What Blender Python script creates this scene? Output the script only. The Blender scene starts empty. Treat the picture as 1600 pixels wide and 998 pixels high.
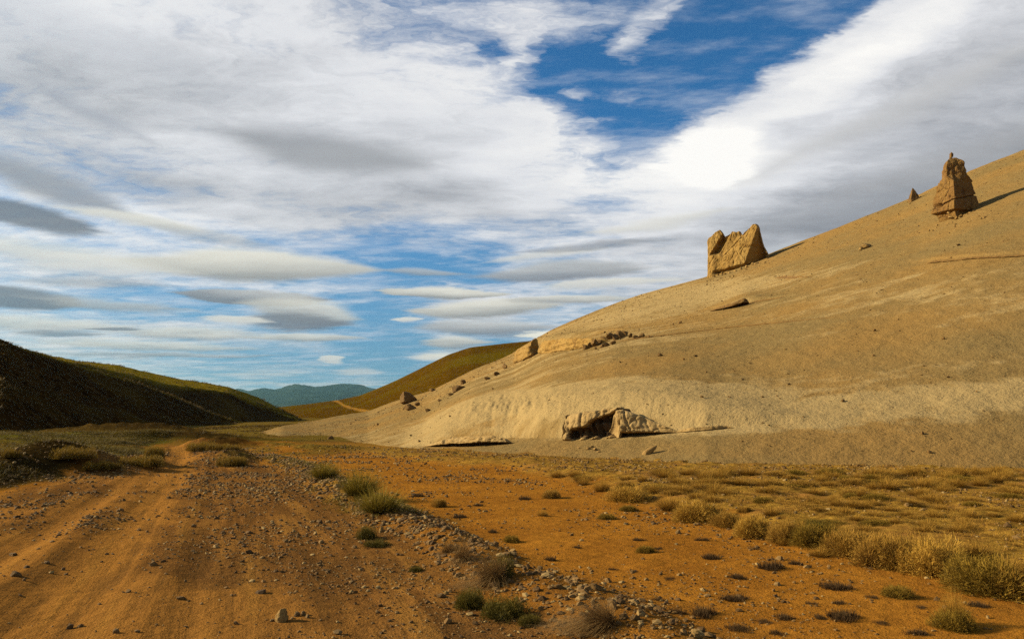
import bpy, bmesh, math, random
import numpy as np
from mathutils import Vector, Matrix, Euler

R = math.radians
SC = bpy.context.scene
COL = SC.collection
rng = np.random.default_rng(7)
random.seed(7)

# ------------------------------------------------------------------ camera
CZ = 2.2
PITCH = R(6.63)
FPX = 1256.0                       # focal length in pixels of the 1600 px wide photograph
cam_d = bpy.data.cameras.new('camera')
cam_d.sensor_width = 36.0
cam_d.lens = 36.0 * FPX / 1600.0
cam_d.clip_start = 0.05
cam_d.clip_end = 60000.0
cam = bpy.data.objects.new('camera', cam_d)
COL.objects.link(cam)
cam.location = (0, 0, CZ)
cam.rotation_euler = (R(90) + PITCH, 0, 0)
SC.camera = cam

# ------------------------------------------------------------------ light and exposure
SUN_EL, SUN_AZ = R(23.0), R(-82.0)           # azimuth measured from +Y towards +X: the sun stands to the left, a little ahead
SUN_DIR = Vector((math.sin(SUN_AZ) * math.cos(SUN_EL), math.cos(SUN_AZ) * math.cos(SUN_EL), math.sin(SUN_EL)))
sun_d = bpy.data.lights.new('sun', 'SUN')
sun_d.energy = 5.0
sun_d.angle = R(0.5)
sun_d.color = (1.0, 0.84, 0.58)
sun = bpy.data.objects.new('sun', sun_d)
COL.objects.link(sun)
sun.rotation_euler = SUN_DIR.to_track_quat('Z', 'Y').to_euler()
sun.location = SUN_DIR * 200
SC.view_settings.view_transform = 'Standard'
SC.view_settings.look = 'None'
SC.view_settings.gamma = 1.0
SC.view_settings.use_curve_mapping = False
EXPO = 1.1                         # the photograph is exposed for the ground, its clouds nearly burnt out
SC.view_settings.exposure = EXPO
SC.render.engine = 'CYCLES'
SC.cycles.use_adaptive_sampling = True
SC.cycles.adaptive_threshold = 0.01
SC.cycles.adaptive_min_samples = 40
SC.cycles.use_denoising = False
SC.cycles.max_bounces = 4
SC.cycles.diffuse_bounces = 2
SC.cycles.glossy_bounces = 1
SC.cycles.transmission_bounces = 2
SC.cycles.volume_bounces = 0
SC.cycles.sample_clamp_indirect = 4.0
SC.cycles.transparent_max_bounces = 4

def lin(r, g, b, k=1.0):
    f = lambda c: ((c / 255 + 0.055) / 1.055) ** 2.4 if c > 10.3 else c / 255 / 12.92
    return (f(r) * k, f(g) * k, f(b) * k, 1.0)

def uv_of(px, py):
    """slopes x/y and z/y of the sight line through a pixel of the photograph"""
    u = (np.asarray(px, float) - 800.0) / FPX
    w = (499.0 - np.asarray(py, float)) / FPX
    c, s = math.cos(PITCH), math.sin(PITCH)
    d = c - w * s
    return u / d, (s + w * c) / d

def azel(px, py):
    U, V = uv_of(px, py)
    return math.atan2(U, 1.0), math.atan2(V, math.hypot(U, 1.0))
# ------------------------------------------------------------------ sky
world = bpy.data.worlds.new('World')
SC.world = world
world.use_nodes = True
SKY_S = 0.05
ALB = 1.0                          # set below: base colours are written for exposure 0 and scaled to real albedo

class NT:
    """small helper to wire node trees"""
    def __init__(self, tree):
        self.t = tree
    def n(self, typ, **kw):
        nd = self.t.nodes.new(typ)
        for k, v in kw.items():
            setattr(nd, k, v)
        return nd
    def link(self, a, b):
        self.t.links.new(a, b)
    def put(self, sock, v):
        if hasattr(v, 'is_output'):
            self.t.links.new(v, sock)
        elif v is not None:
            if isinstance(v, (tuple, list)) and len(v) == 4 and sock.type == 'VECTOR':
                v = v[:3]
            if sock.type == 'RGBA' and ALB != 1.0 and isinstance(v, tuple):
                v = (v[0] * ALB * TINT[0], v[1] * ALB * TINT[1], v[2] * ALB * TINT[2], 1.0)
            sock.default_value = v
    def math(self, op, a, b=None, c=None, clamp=False):
        nd = self.n('ShaderNodeMath', operation=op, use_clamp=clamp)
        for i, v in enumerate((a, b, c)):
            if v is not None:
                self.put(nd.inputs[i], v)
        return nd.outputs[0]
    def vmath(self, op, a, b=None, c=None):
        nd = self.n('ShaderNodeVectorMath', operation=op)
        for i, v in enumerate((a, b, c)):
            if v is not None:
                self.put(nd.inputs['Scale'] if op == 'SCALE' and i == 1 else nd.inputs[i], v)
        return nd.outputs['Value'] if op in ('LENGTH', 'DOT_PRODUCT', 'DISTANCE') else nd.outputs[0]
    def noise(self, vec, scale=5, detail=4, rough=0.5, dist=0.0, dims='3D', lac=2.0):
        nd = self.n('ShaderNodeTexNoise', noise_dimensions=dims)
        if vec is not None:
            self.put(nd.inputs['Vector'], vec)
        nd.inputs['Scale'].default_value = scale
        nd.inputs['Detail'].default_value = detail
        nd.inputs['Roughness'].default_value = rough
        nd.inputs['Distortion'].default_value = dist
        nd.inputs['Lacunarity'].default_value = lac
        return nd
    def ramp(self, val, lo, hi, a=0.0, b=1.0, smooth=True):
        nd = self.n('ShaderNodeMapRange', interpolation_type='SMOOTHSTEP' if smooth else 'LINEAR')
        for s, v in zip(('Value', 'From Min', 'From Max', 'To Min', 'To Max'), (val, lo, hi, a, b)):
            self.put(nd.inputs[s], v)
        return nd.outputs[0]
    def mix(self, f, a, b, blend='MIX'):
        nd = self.n('ShaderNodeMix', data_type='RGBA', blend_type=blend)
        nd.clamp_factor = True
        self.put(nd.inputs[0], f)
        self.put(nd.inputs[6], a)
        self.put(nd.inputs[7], b)
        return nd.outputs[2]
    def comb(self, x, y, z=0.0):
        nd = self.n('ShaderNodeCombineXYZ')
        for i, v in enumerate((x, y, z)):
            self.put(nd.inputs[i], v)
        return nd.outputs[0]
    def sep(self, v):
        nd = self.n('ShaderNodeSeparateXYZ')
        self.put(nd.inputs[0], v)
        return nd.outputs

wt = world.node_tree
wt.nodes.clear()
k = NT(wt)
tc = k.n('ShaderNodeTexCoord')
dirv = k.vmath('NORMALIZE', tc.outputs['Generated'])
dx, dy, dz = k.sep(dirv)
sky = k.n('ShaderNodeTexSky', sky_type='NISHITA')
sky.sun_disc = False
sky.sun_elevation = SUN_EL
sky.sun_rotation = SUN_AZ
sky.altitude = 1500
sky.air_density = 1.0
sky.dust_density = 0.3
sky.ozone_density = 3.0
sky_col = k.mix(1.0, sky.outputs[0], (0.32, 0.87, 1.15, 1), 'MULTIPLY')

# the sheet of cloud hangs as a level layer: flat coordinates shrink towards the horizon
zc = k.math('ADD', k.math('MAXIMUM', dz, 0.0), 0.07)
PX, PY = k.math('DIVIDE', dx, zc), k.math('DIVIDE', dy, zc)
az = k.math('ARCTAN2', dx, dy)
el = k.math('ARCSINE', dz)
flat = k.comb(PX, PY, 0.0)
flat_s = k.comb(k.math('MULTIPLY', PX, 0.62), PY, 3.1)              # drawn out along the wind
warp = k.noise(flat_s, 1.6, 6, 0.62, dims='2D')
wv = k.vmath('SUBTRACT', warp.outputs['Color'], (0.5, 0.5, 0.5))
damp = k.ramp(el, 0.0, 0.55, 0.25, 1.0, False)
wv = k.vmath('MULTIPLY', wv, k.comb(k.math('MULTIPLY', damp, 0.26), k.math('MULTIPLY', damp, 0.12), 0.0))
co = k.vmath('ADD', k.comb(az, el, 1.0), wv)
co_soft = k.vmath('ADD', k.comb(az, el, 1.0), k.vmath('SCALE', wv, 0.42))
fine_w = k.ramp(el, 0.04, 0.36, 0.35, 1.0, False)

def local(px, py, w, h, ang, c_=None):
    """coordinates of the sky in units of a patch's half width and half height"""
    a, e = azel(px, py)
    c, s_ = math.cos(R(ang)), math.sin(R(ang))
    kx, ky = FPX / w, FPX / h
    A, B = (c * kx, s_ * kx), (-s_ * ky, c * ky)
    c_ = c_ or co
    qx = k.vmath('DOT_PRODUCT', c_, (A[0], A[1], -(A[0] * a + A[1] * e)))
    qy = k.vmath('DOT_PRODUCT', c_, (B[0], B[1], -(B[0] * a + B[1] * e)))
    return qx, qy

def patch(val, px, py, w, h, ang, weight):
    qx, qy = local(px, py, w, h, ang)
    r2 = k.math('MULTIPLY_ADD', qx, qx, k.math('MULTIPLY', qy, qy))
    return k.math('ADD', val, k.ramp(r2, 2.6, -0.25, 0.0, weight))

n_big = k.noise(flat_s, 0.9, 4, 0.58, dims='2D').outputs[0]
n_det = k.noise(k.vmath('ADD', flat_s, wv), 4.2, 5, 0.62, dims='2D').outputs[0]
n_puf = k.noise(k.vmath('ADD', flat, k.vmath('SCALE', wv, 6.0)), 6.5, 6, 0.66, dims='2D').outputs[0]
dens = k.math('MULTIPLY_ADD', k.math('SUBTRACT', n_big, 0.5), 0.9, 0.62)
dens = k.math('MULTIPLY_ADD', k.math('SUBTRACT', n_det, 0.5), 0.75, dens)
dens = k.math('MULTIPLY_ADD', k.math('SUBTRACT', n_puf, 0.5), k.math('MULTIPLY', fine_w, 0.8), dens)
# unseen sheet overhead opened into blue sky to cut the fill light
dens = k.math('ADD', dens, k.ramp(el, 0.60, 1.0, 0.0, -0.5))
for p in [  # px, py, half width, half height, tilt, weight: gaps are negative
        (1025, 50, 160, 80, 10, -0.60), (1190, 25, 120, 46, 16, -0.62), (925, 145, 90, 55, -25, -0.36), (1050, 130, 95, 46, 20, -0.42), (1085, 60, 90, 40, 20, -0.3),
        (770, 70, 70, 12, 8, -0.22), (935, 215, 70, 38, 0, -0.3), (600, 505, 80, 60, 0, -0.55), (560, 400, 200, 34, 4, -0.28), (250, 470, 110, 22, 0, -0.3),
        (500, 565, 180, 40, 0, -0.30), (690, 430, 100, 16, 0, -0.4), (780, 530, 60, 20, 0, -0.3), (640, 350, 150, 40, 0, -0.12),
        (1010, 45, 70, 34, 60, 0.38), (985, 20, 80, 22, 0, 0.28), (960, 140, 32, 22, 0, 0.72), (897, 128, 26, 16, 0, 0.6), (1480, 310, 260, 80, 10, 0.6), (930, 210, 40, 24, 0, 0.3), (850, 60, 60, 50, -30, 0.25),
        (250, 120, 420, 160, -8, 0.34), (640, 160, 200, 90, 10, 0.12), (1330, 190, 300, 120, 24, 0.7), (1180, 190, 120, 50, 24, 0.3), (1560, 60, 200, 90, 0, 0.5), (800, 260, 120, 80, 0, 0.3)]:
    dens = patch(dens, *p)
alpha = k.ramp(dens, 0.18, 0.92)
# brightness of the sheet: thin parts glow, thick parts are grey
light = k.math('MULTIPLY_ADD', k.math('SUBTRACT', n_det, 0.5), 0.7, 0.80)
light = k.math('MULTIPLY_ADD', k.math('SUBTRACT', n_puf, 0.5), k.math('MULTIPLY', fine_w, 0.5), light)
light = k.math('MULTIPLY_ADD', k.math('SUBTRACT', n_big, 0.5), -0.9, light)
for p in [(1110, 238, 62, 36, 0, 0.8), (1170, 255, 110, 30, 0, 0.3), (1010, 290, 110, 50, 10, 0.3), (850, 250, 90, 60, 0, 0.35), (1290, 110, 200, 26, 22, 0.4),
          (1480, 240, 240, 110, 14, -0.46), (1350, 335, 330, 50, 10, -0.40), (1560, 110, 130, 60, 0, -0.25), (60, 150, 230, 80, -6, -0.40), (330, 110, 170, 40, -20, -0.2), (620, 300, 260, 40, 0, -0.12), (120, 250, 160, 30, -10, -0.2), (210, 40, 260, 50, -6, 0.15),
          (600, 330, 300, 50, 0, -0.12), (700, 130, 240, 60, 8, 0.05), (180, 330, 160, 20, -8, 0.3), (300, 410, 240, 24, 0, 0.2)]:
    light = patch(light, *p)
CK = 1.0 / SKY_S / 2 ** EXPO
ccol = k.mix(k.ramp(light, -0.05, 0.85, 0, 1, False), lin(138, 140, 146, CK), lin(231, 231, 233, CK))
ccol = k.mix(k.ramp(light, 0.85, 1.6, 0, 1, False), ccol, lin(255, 252, 246, 1.08 * CK))
low = k.ramp(el, 0.0, 0.16, 1.0, 0.0)
low2 = k.ramp(el, 0.0, 0.34, 1.0, 0.0)
ccol = k.mix(k.math('MULTIPLY', low, 0.55), ccol, lin(196, 194, 186, CK))
col = k.mix(k.math('MULTIPLY', low2, 0.8), sky_col, lin(112, 148, 176, CK))
cir = k.noise(k.comb(k.math('MULTIPLY_ADD', PX, 0.8, k.math('MULTIPLY', PY, 0.5)), k.math('MULTIPLY', PY, 1.6), 0.0), 2.2, 6, 0.66, dims='2D').outputs[0]
col = k.mix(k.ramp(cir, 0.42, 0.80, 0.0, 0.55), col, lin(205, 212, 224, CK))
col = k.mix(k.math('MULTIPLY', alpha, 0.94), col, ccol)
W1, W2, G1, G2, G3 = lin(232, 228, 214, CK), lin(205, 205, 202, CK), lin(150, 151, 150, CK), lin(128, 132, 140, CK), lin(104, 110, 124, CK)
for px, py, w, h, ang, top, base, soft, op, shade in [
        # higher grey lenses
        (510, 235, 205, 40, -3, lin(150, 152, 158, CK), lin(158, 160, 165, CK), 0.85, 0.9, 0.0),
        (70, 285, 150, 38, -16, lin(160, 164, 172, CK), lin(138, 142, 152, CK), 0.8, 0.85, 0.0),
        (30, 338, 125, 24, -8, lin(112, 118, 130, CK), lin(120, 124, 134, CK), 0.55, 0.9, 0.0),
        (150, 180, 110, 16, -16, lin(176, 180, 190, CK), lin(160, 165, 176, CK), 0.9, 0.6, 0.0),
        (210, 345, 130, 16, -4, W1, W2, 0.8, 0.9, 0.1), (330, 370, 120, 15, -6, W2, G1, 0.8, 0.5, 0.0),
        (560, 240, 180, 34, 2, lin(176, 178, 182, CK), lin(166, 168, 172, CK), 0.95, 0.7, 0.0), (120, 60, 260, 50, -10, lin(206, 208, 214, CK), lin(192, 195, 202, CK), 0.95, 0.5, 0.0),
        (1400, 175, 300, 34, 18, lin(214, 213, 212, CK), lin(186, 186, 187, CK), 0.95, 0.7, 0.0), (1500, 250, 260, 44, 10, lin(186, 186, 188, CK), lin(160, 161, 164, CK), 0.95, 0.75, 0.0), (1380, 325, 260, 34, 6, lin(164, 166, 170, CK), lin(148, 151, 158, CK), 0.9, 0.75, 0.0),
        # band of long lenses lower down
        (390, 415, 215, 30, 1, W1, G1, 0.45, 0.95, 0.15), (110, 405, 200, 24, -2, W1, W2, 0.8, 0.8, 0.0),
        (30, 465, 95, 20, -3, G2, G3, 0.5, 0.9, 0.0), (150, 440, 120, 16, 0, G1, G2, 0.9, 0.5, 0.0),
        (180, 478, 130, 14, -3, W2, G1, 0.8, 0.75, 0.0), (60, 505, 170, 15, 0, W1, G1, 0.8, 0.7, 0.2),
        (395, 465, 130, 13, 0, W2, G2, 0.4, 0.95, -0.3), (470, 485, 110, 26, -6, W1, G1, 0.55, 0.8, 0.1), (460, 502, 100, 20, 0, G2, G3, 0.6, 0.85, 0.0), (370, 500, 60, 10, 0, W1, W2, 0.7, 0.9, 0.0),
        (470, 528, 120, 9, 0, W1, G1, 0.7, 0.85, 0.1), (290, 522, 130, 12, 2, W1, G2, 0.8, 0.8, 0.2), (90, 522, 70, 8, 0, G2, G3, 0.7, 0.7, 0.0), (180, 516, 40, 5, 0, G2, G3, 0.6, 0.8, 0.0),
        (250, 540, 180, 10, 0, W1, G1, 0.8, 0.75, 0.1), (320, 556, 140, 6, 0, W2, G2, 0.8, 0.7, 0.0), (190, 555, 120, 7, 0, G1, G2, 0.9, 0.6, 0.0),
        (520, 561, 24, 6, 0, W1, W2, 0.7, 0.9, 0.1), (555, 580, 50, 8, 0, W2, W2, 0.9, 0.7, 0.0), (400, 585, 90, 7, 0, W2, W2, 0.9, 0.6, 0.0), (500, 600, 140, 6, 0, W2, W2, 0.9, 0.6, 0.0),
        (690, 457, 125, 10, 0, W1, G1, 0.4, 0.95, 0.15), (660, 425, 90, 9, -2, W2, G1, 0.8, 0.7, 0.0), (760, 482, 140, 19, 2, W1, G1, 0.45, 0.95, 0.1), (640, 497, 32, 6, 0, W1, W2, 0.5, 0.9, 0.2),
        (880, 425, 170, 20, 3, W2, G2, 0.6, 0.9, 0.0), (960, 440, 130, 10, 3, W1, W2, 0.6, 0.9, 0.0), (890, 467, 130, 11, 1, W1, G1, 0.6, 0.9, 0.1), (860, 400, 130, 12, 6, W1, W2, 0.8, 0.7, 0.0), (930, 385, 160, 11, 4, G2, G2, 0.8, 0.6, 0.0),
        (765, 512, 130, 18, 0, W2, G2, 0.6, 0.9, 0.1), (715, 536, 70, 13, 0, W1, G1, 0.7, 0.9, 0.1), (690, 557, 62, 15, 0, lin(248, 240, 218, CK), W2, 0.8, 0.9, 0.1), (850, 523, 50, 6, 0, lin(250, 245, 225, CK), W1, 0.6, 0.95, 0.2),
        (1020, 350, 150, 14, 6, W1, W2, 0.85, 0.7, 0.0), (1230, 390, 110, 12, 10, lin(196, 200, 204, CK), lin(170, 178, 188, CK), 0.8, 0.7, 0.0)]:
    qx, qy = local(px, py, w, h, ang, co_soft)
    r2 = k.math('MULTIPLY_ADD', qx, qx, k.math('ABSOLUTE', qy))
    al = k.ramp(r2, 1.0, 1.0 - soft, 0.0, op)
    sh = k.ramp(qy, -0.5 - shade, 0.75 - shade, 0.0, 1.0, False)
    col = k.mix(al, col, k.mix(sh, base, top))
bg = k.n('ShaderNodeBackground')
k.put(bg.inputs['Color'], col)
bg.inputs['Strength'].default_value = SKY_S
wo = k.n('ShaderNodeOutputWorld')
k.link(bg.outputs[0], wo.inputs['Surface'])
world.cycles.sampling_method = 'MANUAL'
world.cycles.sample_map_resolution = 512
ALB = 0.5
TINT = (1.22, 1.17, 0.78)
# ------------------------------------------------------------------ numeric noise
def _hash(ix, iy, seed):
    h = (ix.astype(np.int64) * 374761393 + iy.astype(np.int64) * 668265263 + seed * 974634777) & 0x7fffffff
    h = ((h ^ (h >> 13)) * 1274126177) & 0x7fffffff
    return ((h ^ (h >> 16)) & 0xffff) / 65535.0

def vnoise(x, y, seed=0):
    ix, iy = np.floor(x), np.floor(y)
    fx, fy = x - ix, y - iy
    fx = fx * fx * fx * (fx * (fx * 6 - 15) + 10); fy = fy * fy * fy * (fy * (fy * 6 - 15) + 10)
    a, b = _hash(ix, iy, seed), _hash(ix + 1, iy, seed)
    c, d = _hash(ix, iy + 1, seed), _hash(ix + 1, iy + 1, seed)
    return (a + (b - a) * fx) * (1 - fy) + (c + (d - c) * fx) * fy

def fbm(x, y, octv=4, seed=0, gain=0.5):
    """fractal noise about zero, roughly -0.5 .. 0.5"""
    x, y = np.asarray(x, float), np.asarray(y, float)
    s = 0.0; a = 1.0; t = 0.0
    for i in range(octv):
        s = s + a * (vnoise(x * 2 ** i + 17.3 * i, y * 2 ** i - 9.1 * i, seed + i) - 0.5)
        t += a; a *= gain
    return s / t * 1.4

def sstep(a, b, x):
    t = np.clip((x - a) / (b - a), 0, 1)
    return t * t * (3 - 2 * t)

def on_plain(px, py, z=0.0):
    U, V = uv_of(px, py)
    Y = (z - CZ) / V
    return U * Y, Y

def poly_dist(x, y, pts):
    """distance to a polyline, signed (positive to its right when walking along it), and the run along it"""
    x, y = np.asarray(x, float), np.asarray(y, float)
    best = np.full(x.shape, 1e9); sgn = np.zeros(x.shape); run = np.zeros(x.shape); acc = 0.0
    for (x0, y0), (x1, y1) in zip(pts[:-1], pts[1:]):
        dx, dy = x1 - x0, y1 - y0
        L = math.hypot(dx, dy)
        t = np.clip(((x - x0) * dx + (y - y0) * dy) / L ** 2, 0, 1)
        qx, qy = x - x0 - t * dx, y - y0 - t * dy
        dd = np.hypot(qx, qy)
        m = dd < best
        best = np.where(m, dd, best)
        sgn = np.where(m, np.sign(qx * dy - qy * dx), sgn)
        run = np.where(m, acc + t * L, run)
        acc += L
    return best, sgn, run

# ------------------------------------------------------------------ lie of the land (metres; camera above the origin, looking along +Y)
def line_px(pts, z=0.0):
    return [tuple(float(v) for v in on_plain(a, b, z)) for a, b in pts]

ROAD_R = [(3.0, -6.0), (1.6, 3.0)] + line_px([(900, 1020), (760, 930), (640, 850), (545, 790), (470, 745), (400, 722), (345, 708), (325, 698)]) + [(-19.0, 70.0), (-23.0, 140.0), (-34.0, 500.0)]   # right verge with its ridge of stones
BERM = [(2.6, 4.0)] + line_px([(1010, 1005), (950, 965), (880, 930), (775, 895), (725, 862), (640, 822), (590, 795), (530, 765), (470, 730), (420, 716)])
ROAD_L = [(-9.0, -6.0), (-12.0, 6.0)] + line_px([(-330, 830), (0, 768), (100, 745), (180, 733), (238, 722), (250, 706), (245, 696)]) + [(-26.0, 70.0), (-29.0, 140.0), (-45.0, 500.0)]
TRACK = [(-3.0, -4.0), (-3.6, 5.0)] + line_px([(60, 985), (150, 890), (225, 800), (275, 740), (285, 712), (280, 698)])
TRACK2 = [(-5.2, 4.0)] + line_px([(0, 870), (120, 800), (215, 755), (262, 725)])
BUSH = [(24.0, 3.0)] + line_px([(1750, 935), (1550, 925), (1460, 890), (1390, 880), (1300, 862), (1240, 842), (1180, 836), (1100, 806), (985, 780), (940, 765), (850, 742), (760, 730), (640, 720), (520, 706)]) + [(-20.0, 64.0)]

def plain_z(x, y):
    x, y = np.asarray(x, float), np.asarray(y, float)
    r = np.hypot(x, y)
    near = np.exp(-r / 45.0)
    z = 0.05 * fbm(x * 0.22, y * 0.22, 4, 11) + 0.30 * fbm(x * 0.03, y * 0.03, 3, 12) * sstep(20, 60, r)
    z = z + 0.022 * fbm(x * 2.1, y * 2.1, 3, 13) * (0.3 + near)
    # ridge of bladed stones along the right verge
    d, s, run = poly_dist(x, y, BERM)
    wob = 1 + 1.1 * fbm(x * 0.8, y * 0.8, 3, 15)
    z = z + np.clip(wob, 0.2, 2) * 0.17 * np.exp(-(d / 0.55) ** 2)
    # terrace behind the row of bushes
    d, s, run = poly_dist(x, y, BUSH)
    side = d * s
    z = z + 0.22 * sstep(-0.4, 1.4, side + 0.5 * fbm(x * 0.9, y * 0.9, 2, 16)) * sstep(60, 30, y)
    tuss = sstep(0.0, 2.0, side) * sstep(70, 40, y) * (x > -4)
    z = z + tuss * 0.16 * np.clip(fbm(x * 1.3, y * 1.3, 3, 17), -0.1, 1)
    # wheel ruts
    dt, st, rt = poly_dist(x, y, TRACK)
    z = z - 0.055 * np.exp(-(dt / 0.4) ** 2) + 0.055 * np.exp(-((dt - 0.95) / 0.3) ** 2) * (0.7 + 1.2 * fbm(x * 0.6, y * 0.6, 2, 18))
    dt, st, rt = poly_dist(x, y, TRACK2)
    z = z - 0.05 * np.exp(-(dt / 0.35) ** 2) + 0.04 * np.exp(-((dt - 0.8) / 0.28) ** 2)
    dq, sq, rq = poly_dist(x, y, TRACK)
    z = z + 0.034 * fbm(dq * sq * 2.2, rq * 0.12, 3, 19) * sstep(5.5, 3.0, dq) * sstep(60, 40, y)
    # the meadow left of the road: a cut bank, then hummocks climbing away to the left
    d, s, run = poly_dist(x, y, ROAD_L)
    out = d * -s
    lump = fbm(x * 0.12, y * 0.12, 3, 21)
    bank = sstep(0.0, 2.6, out + 0.6 * lump) * (0.45 + 0.5 * lump)
    hum = sstep(1.0, 5.0, out) * (0.32 * np.abs(fbm(x * 0.25, y * 0.25, 3, 22)) + 0.16 * fbm(x * 1.1, y * 1.1, 3, 23))
    rise = np.clip(out - 2, 0, 26) * 0.03
    farf = sstep(95, 50, y) * sstep(8, 14, y + 6 * (x < -14))
    z = z + (bank + hum + rise) * farf
    # dark mounds beside the bend, and the shaded cutting beyond it
    for px, py, h, w in [(105, 738, 0.6, 1.5), (150, 738, 0.3, 1.5), (214, 730, 0.42, 1.4), (20, 742, 0.3, 2.0)]:
        mx, my = on_plain(px, py)
        z = z + h * np.exp(-(((x - mx) / w) ** 2 + ((y - my) / (w * 1.1)) ** 2) ** 1.3)
    for px, py, h, w, dd in [(220, 684, 0.75, 6.5, 3.5), (300, 690, 0.5, 5, 4), (150, 682, 0.4, 8, 4), (362, 724, 0.45, 1.0, 1.5), (330, 702, 0.5, 2.2, 1.5), (352, 716, 0.4, 1.2, 1.6), (420, 700, 0.35, 3.4, 3.0), (480, 706, 0.3, 3.5, 2.0)]:
        mx, my = on_plain(px, py)
        z = z + h * np.exp(-(((x - mx) / w) ** 2 + ((y - my) / dd) ** 2) ** 1.2) * (1 + 0.8 * fbm(x * 0.7, y * 0.7, 3, 27))
    return z * sstep(1200, 250, r) - 0.4 * sstep(300, 900, r)

def make_mesh(name, V, F, smooth=True, attrs=None, uv=None):
    me = bpy.data.meshes.new(name)
    V = np.ascontiguousarray(V, dtype=np.float32); F = np.ascontiguousarray(F, dtype=np.int32)
    nv, nf, kk = len(V), len(F), F.shape[1]
    me.vertices.add(nv); me.vertices.foreach_set('co', V.ravel())
    me.loops.add(nf * kk); me.loops.foreach_set('vertex_index', F.ravel())
    me.polygons.add(nf)
    me.polygons.foreach_set('loop_start', np.arange(0, nf * kk, kk, dtype=np.int32))
    me.polygons.foreach_set('loop_total', np.full(nf, kk, dtype=np.int32))
    me.update(calc_edges=True)
    me.polygons.foreach_set('use_smooth', np.full(nf, smooth, dtype=bool))
    for kname, arr in (attrs or {}).items():
        arr = np.ascontiguousarray(arr, dtype=np.float32)
        if arr.ndim == 1:
            me.attributes.new(kname, 'FLOAT', 'POINT').data.foreach_set('value', arr)
        else:
            me.attributes.new(kname, 'FLOAT_VECTOR', 'POINT').data.foreach_set('vector', arr.ravel())
    return me

def add(name, me, mat, parent=None, label=None, cat=None, group=None, kind=None, loc=None, rot=None, scale=None):
    o = bpy.data.objects.new(name, me)
    COL.objects.link(o)
    if me is not None and mat is not None and len(me.materials) == 0:
        me.materials.append(mat)
    if parent: o.parent = parent
    if label: o['label'] = label
    if cat: o['category'] = cat
    if group: o['group'] = group
    if kind: o['kind'] = kind
    if loc is not None: o.location = loc
    if rot is not None: o.rotation_euler = rot
    if scale is not None: o.scale = scale if hasattr(scale, '__len__') else (scale,) * 3
    return o

def grid_faces(nr, nc):
    i = np.arange((nr - 1) * (nc - 1)); r, c = i // (nc - 1), i % (nc - 1)
    a = r * nc + c
    return np.stack([a, a + 1, a + nc + 1, a + nc], 1)

# ------------------------------------------------------------------ hills: each is given by a few lines across it (pixel column, pixel row, distance)
class Hill:
    def __init__(self, lines, pxs, depth_rows, rough):
        self.px = np.asarray(pxs, float)
        Ys, Zs = [], []
        for ln in lines:
            a = np.array(ln, float)
            xs = a[:, 0] if a.shape[1] > 3 else 800.0 + FPX * uv_of(a[:, 0], a[:, 1])[0]
            fine = np.arange(self.px[0], self.px[-1] + 1.5, 1.5)
            sm = lambda v: np.interp(self.px, fine, smooth1(np.interp(fine, xs, v), 9))
            py, Y = sm(a[:, 1]), sm(a[:, 2])
            if a.shape[1] > 3:
                Z = sm(a[:, 3])
            else:
                _, V = uv_of(self.px, py); Z = CZ + V * Y
            Ys.append(Y); Zs.append(Z)
        self.U = (self.px - 800.0) / FPX
        Ys, Zs = np.array(Ys), np.array(Zs)              # lines x columns
        self.t = np.linspace(0, 1, depth_rows)
        pos = np.linspace(0, 1, len(lines))
        self.Y = np.empty((depth_rows, len(self.px))); self.Z = np.empty_like(self.Y)
        seg = np.clip(np.searchsorted(pos, self.t, 'right') - 1, 0, len(lines) - 2)
        f = (self.t - pos[seg]) / (pos[seg + 1] - pos[seg])
        self.Y = Ys[seg] + (Ys[seg + 1] - Ys[seg]) * f[:, None]
        self.Z = Zs[seg] + (Zs[seg + 1] - Zs[seg]) * f[:, None]
        for _ in range(rough.get('smooth', 6)):          # round the breaks of slope
            self.Z[1:-1] = 0.25 * self.Z[:-2] + 0.5 * self.Z[1:-1] + 0.25 * self.Z[2:]
        self.X = self.U[None, :] * self.Y
    def z_at(self, x, y):
        """height over a plan point; -99 outside"""
        x, y = np.atleast_1d(np.asarray(x, float)), np.atleast_1d(np.asarray(y, float))
        U = x / np.maximum(y, 1e-3)
        c = np.interp(U, self.U, np.arange(len(self.U)))
        out = np.full(x.shape, -99.0)
        for i in range(len(x)):
            if U[i] < self.U[0] or U[i] > self.U[-1] or y[i] <= 0:
                continue
            c0 = min(int(c[i]), len(self.U) - 2); f = c[i] - c0
            ys = self.Y[:, c0] * (1 - f) + self.Y[:, c0 + 1] * f
            zs = self.Z[:, c0] * (1 - f) + self.Z[:, c0 + 1] * f
            if ys[0] <= y[i] <= ys[-1]:
                out[i] = np.interp(y[i], ys, zs)
        return out
    def hit(self, px, py):
        """where the sight line of a pixel first meets the slope"""
        U, V = uv_of(px, py)
        c = float(np.interp(U, self.U, np.arange(len(self.U))))
        c0 = min(int(c), len(self.U) - 2); f = c - c0
        ys = self.Y[:, c0] * (1 - f) + self.Y[:, c0 + 1] * f
        zs = self.Z[:, c0] * (1 - f) + self.Z[:, c0 + 1] * f
        above = zs - (CZ + V * ys)
        i = np.argmax(above > 0)
        if above[i] <= 0:
            i = int(np.argmax((zs - CZ) / ys)); Y = ys[i]
            return Vector((U * Y, Y, zs[i]))
        if i == 0:
            Y = ys[0]
        else:
            a, b = above[i - 1], above[i]
            Y = ys[i - 1] + (ys[i] - ys[i - 1]) * (-a) / (b - a)
        return Vector((U * Y, Y, float(np.interp(Y, ys, zs))))

def smooth1(a, n):
    k_ = np.hanning(n + 2)[1:-1]; k_ /= k_.sum()
    return np.convolve(np.pad(a, n // 2, mode='edge'), k_, mode='valid')

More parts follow.
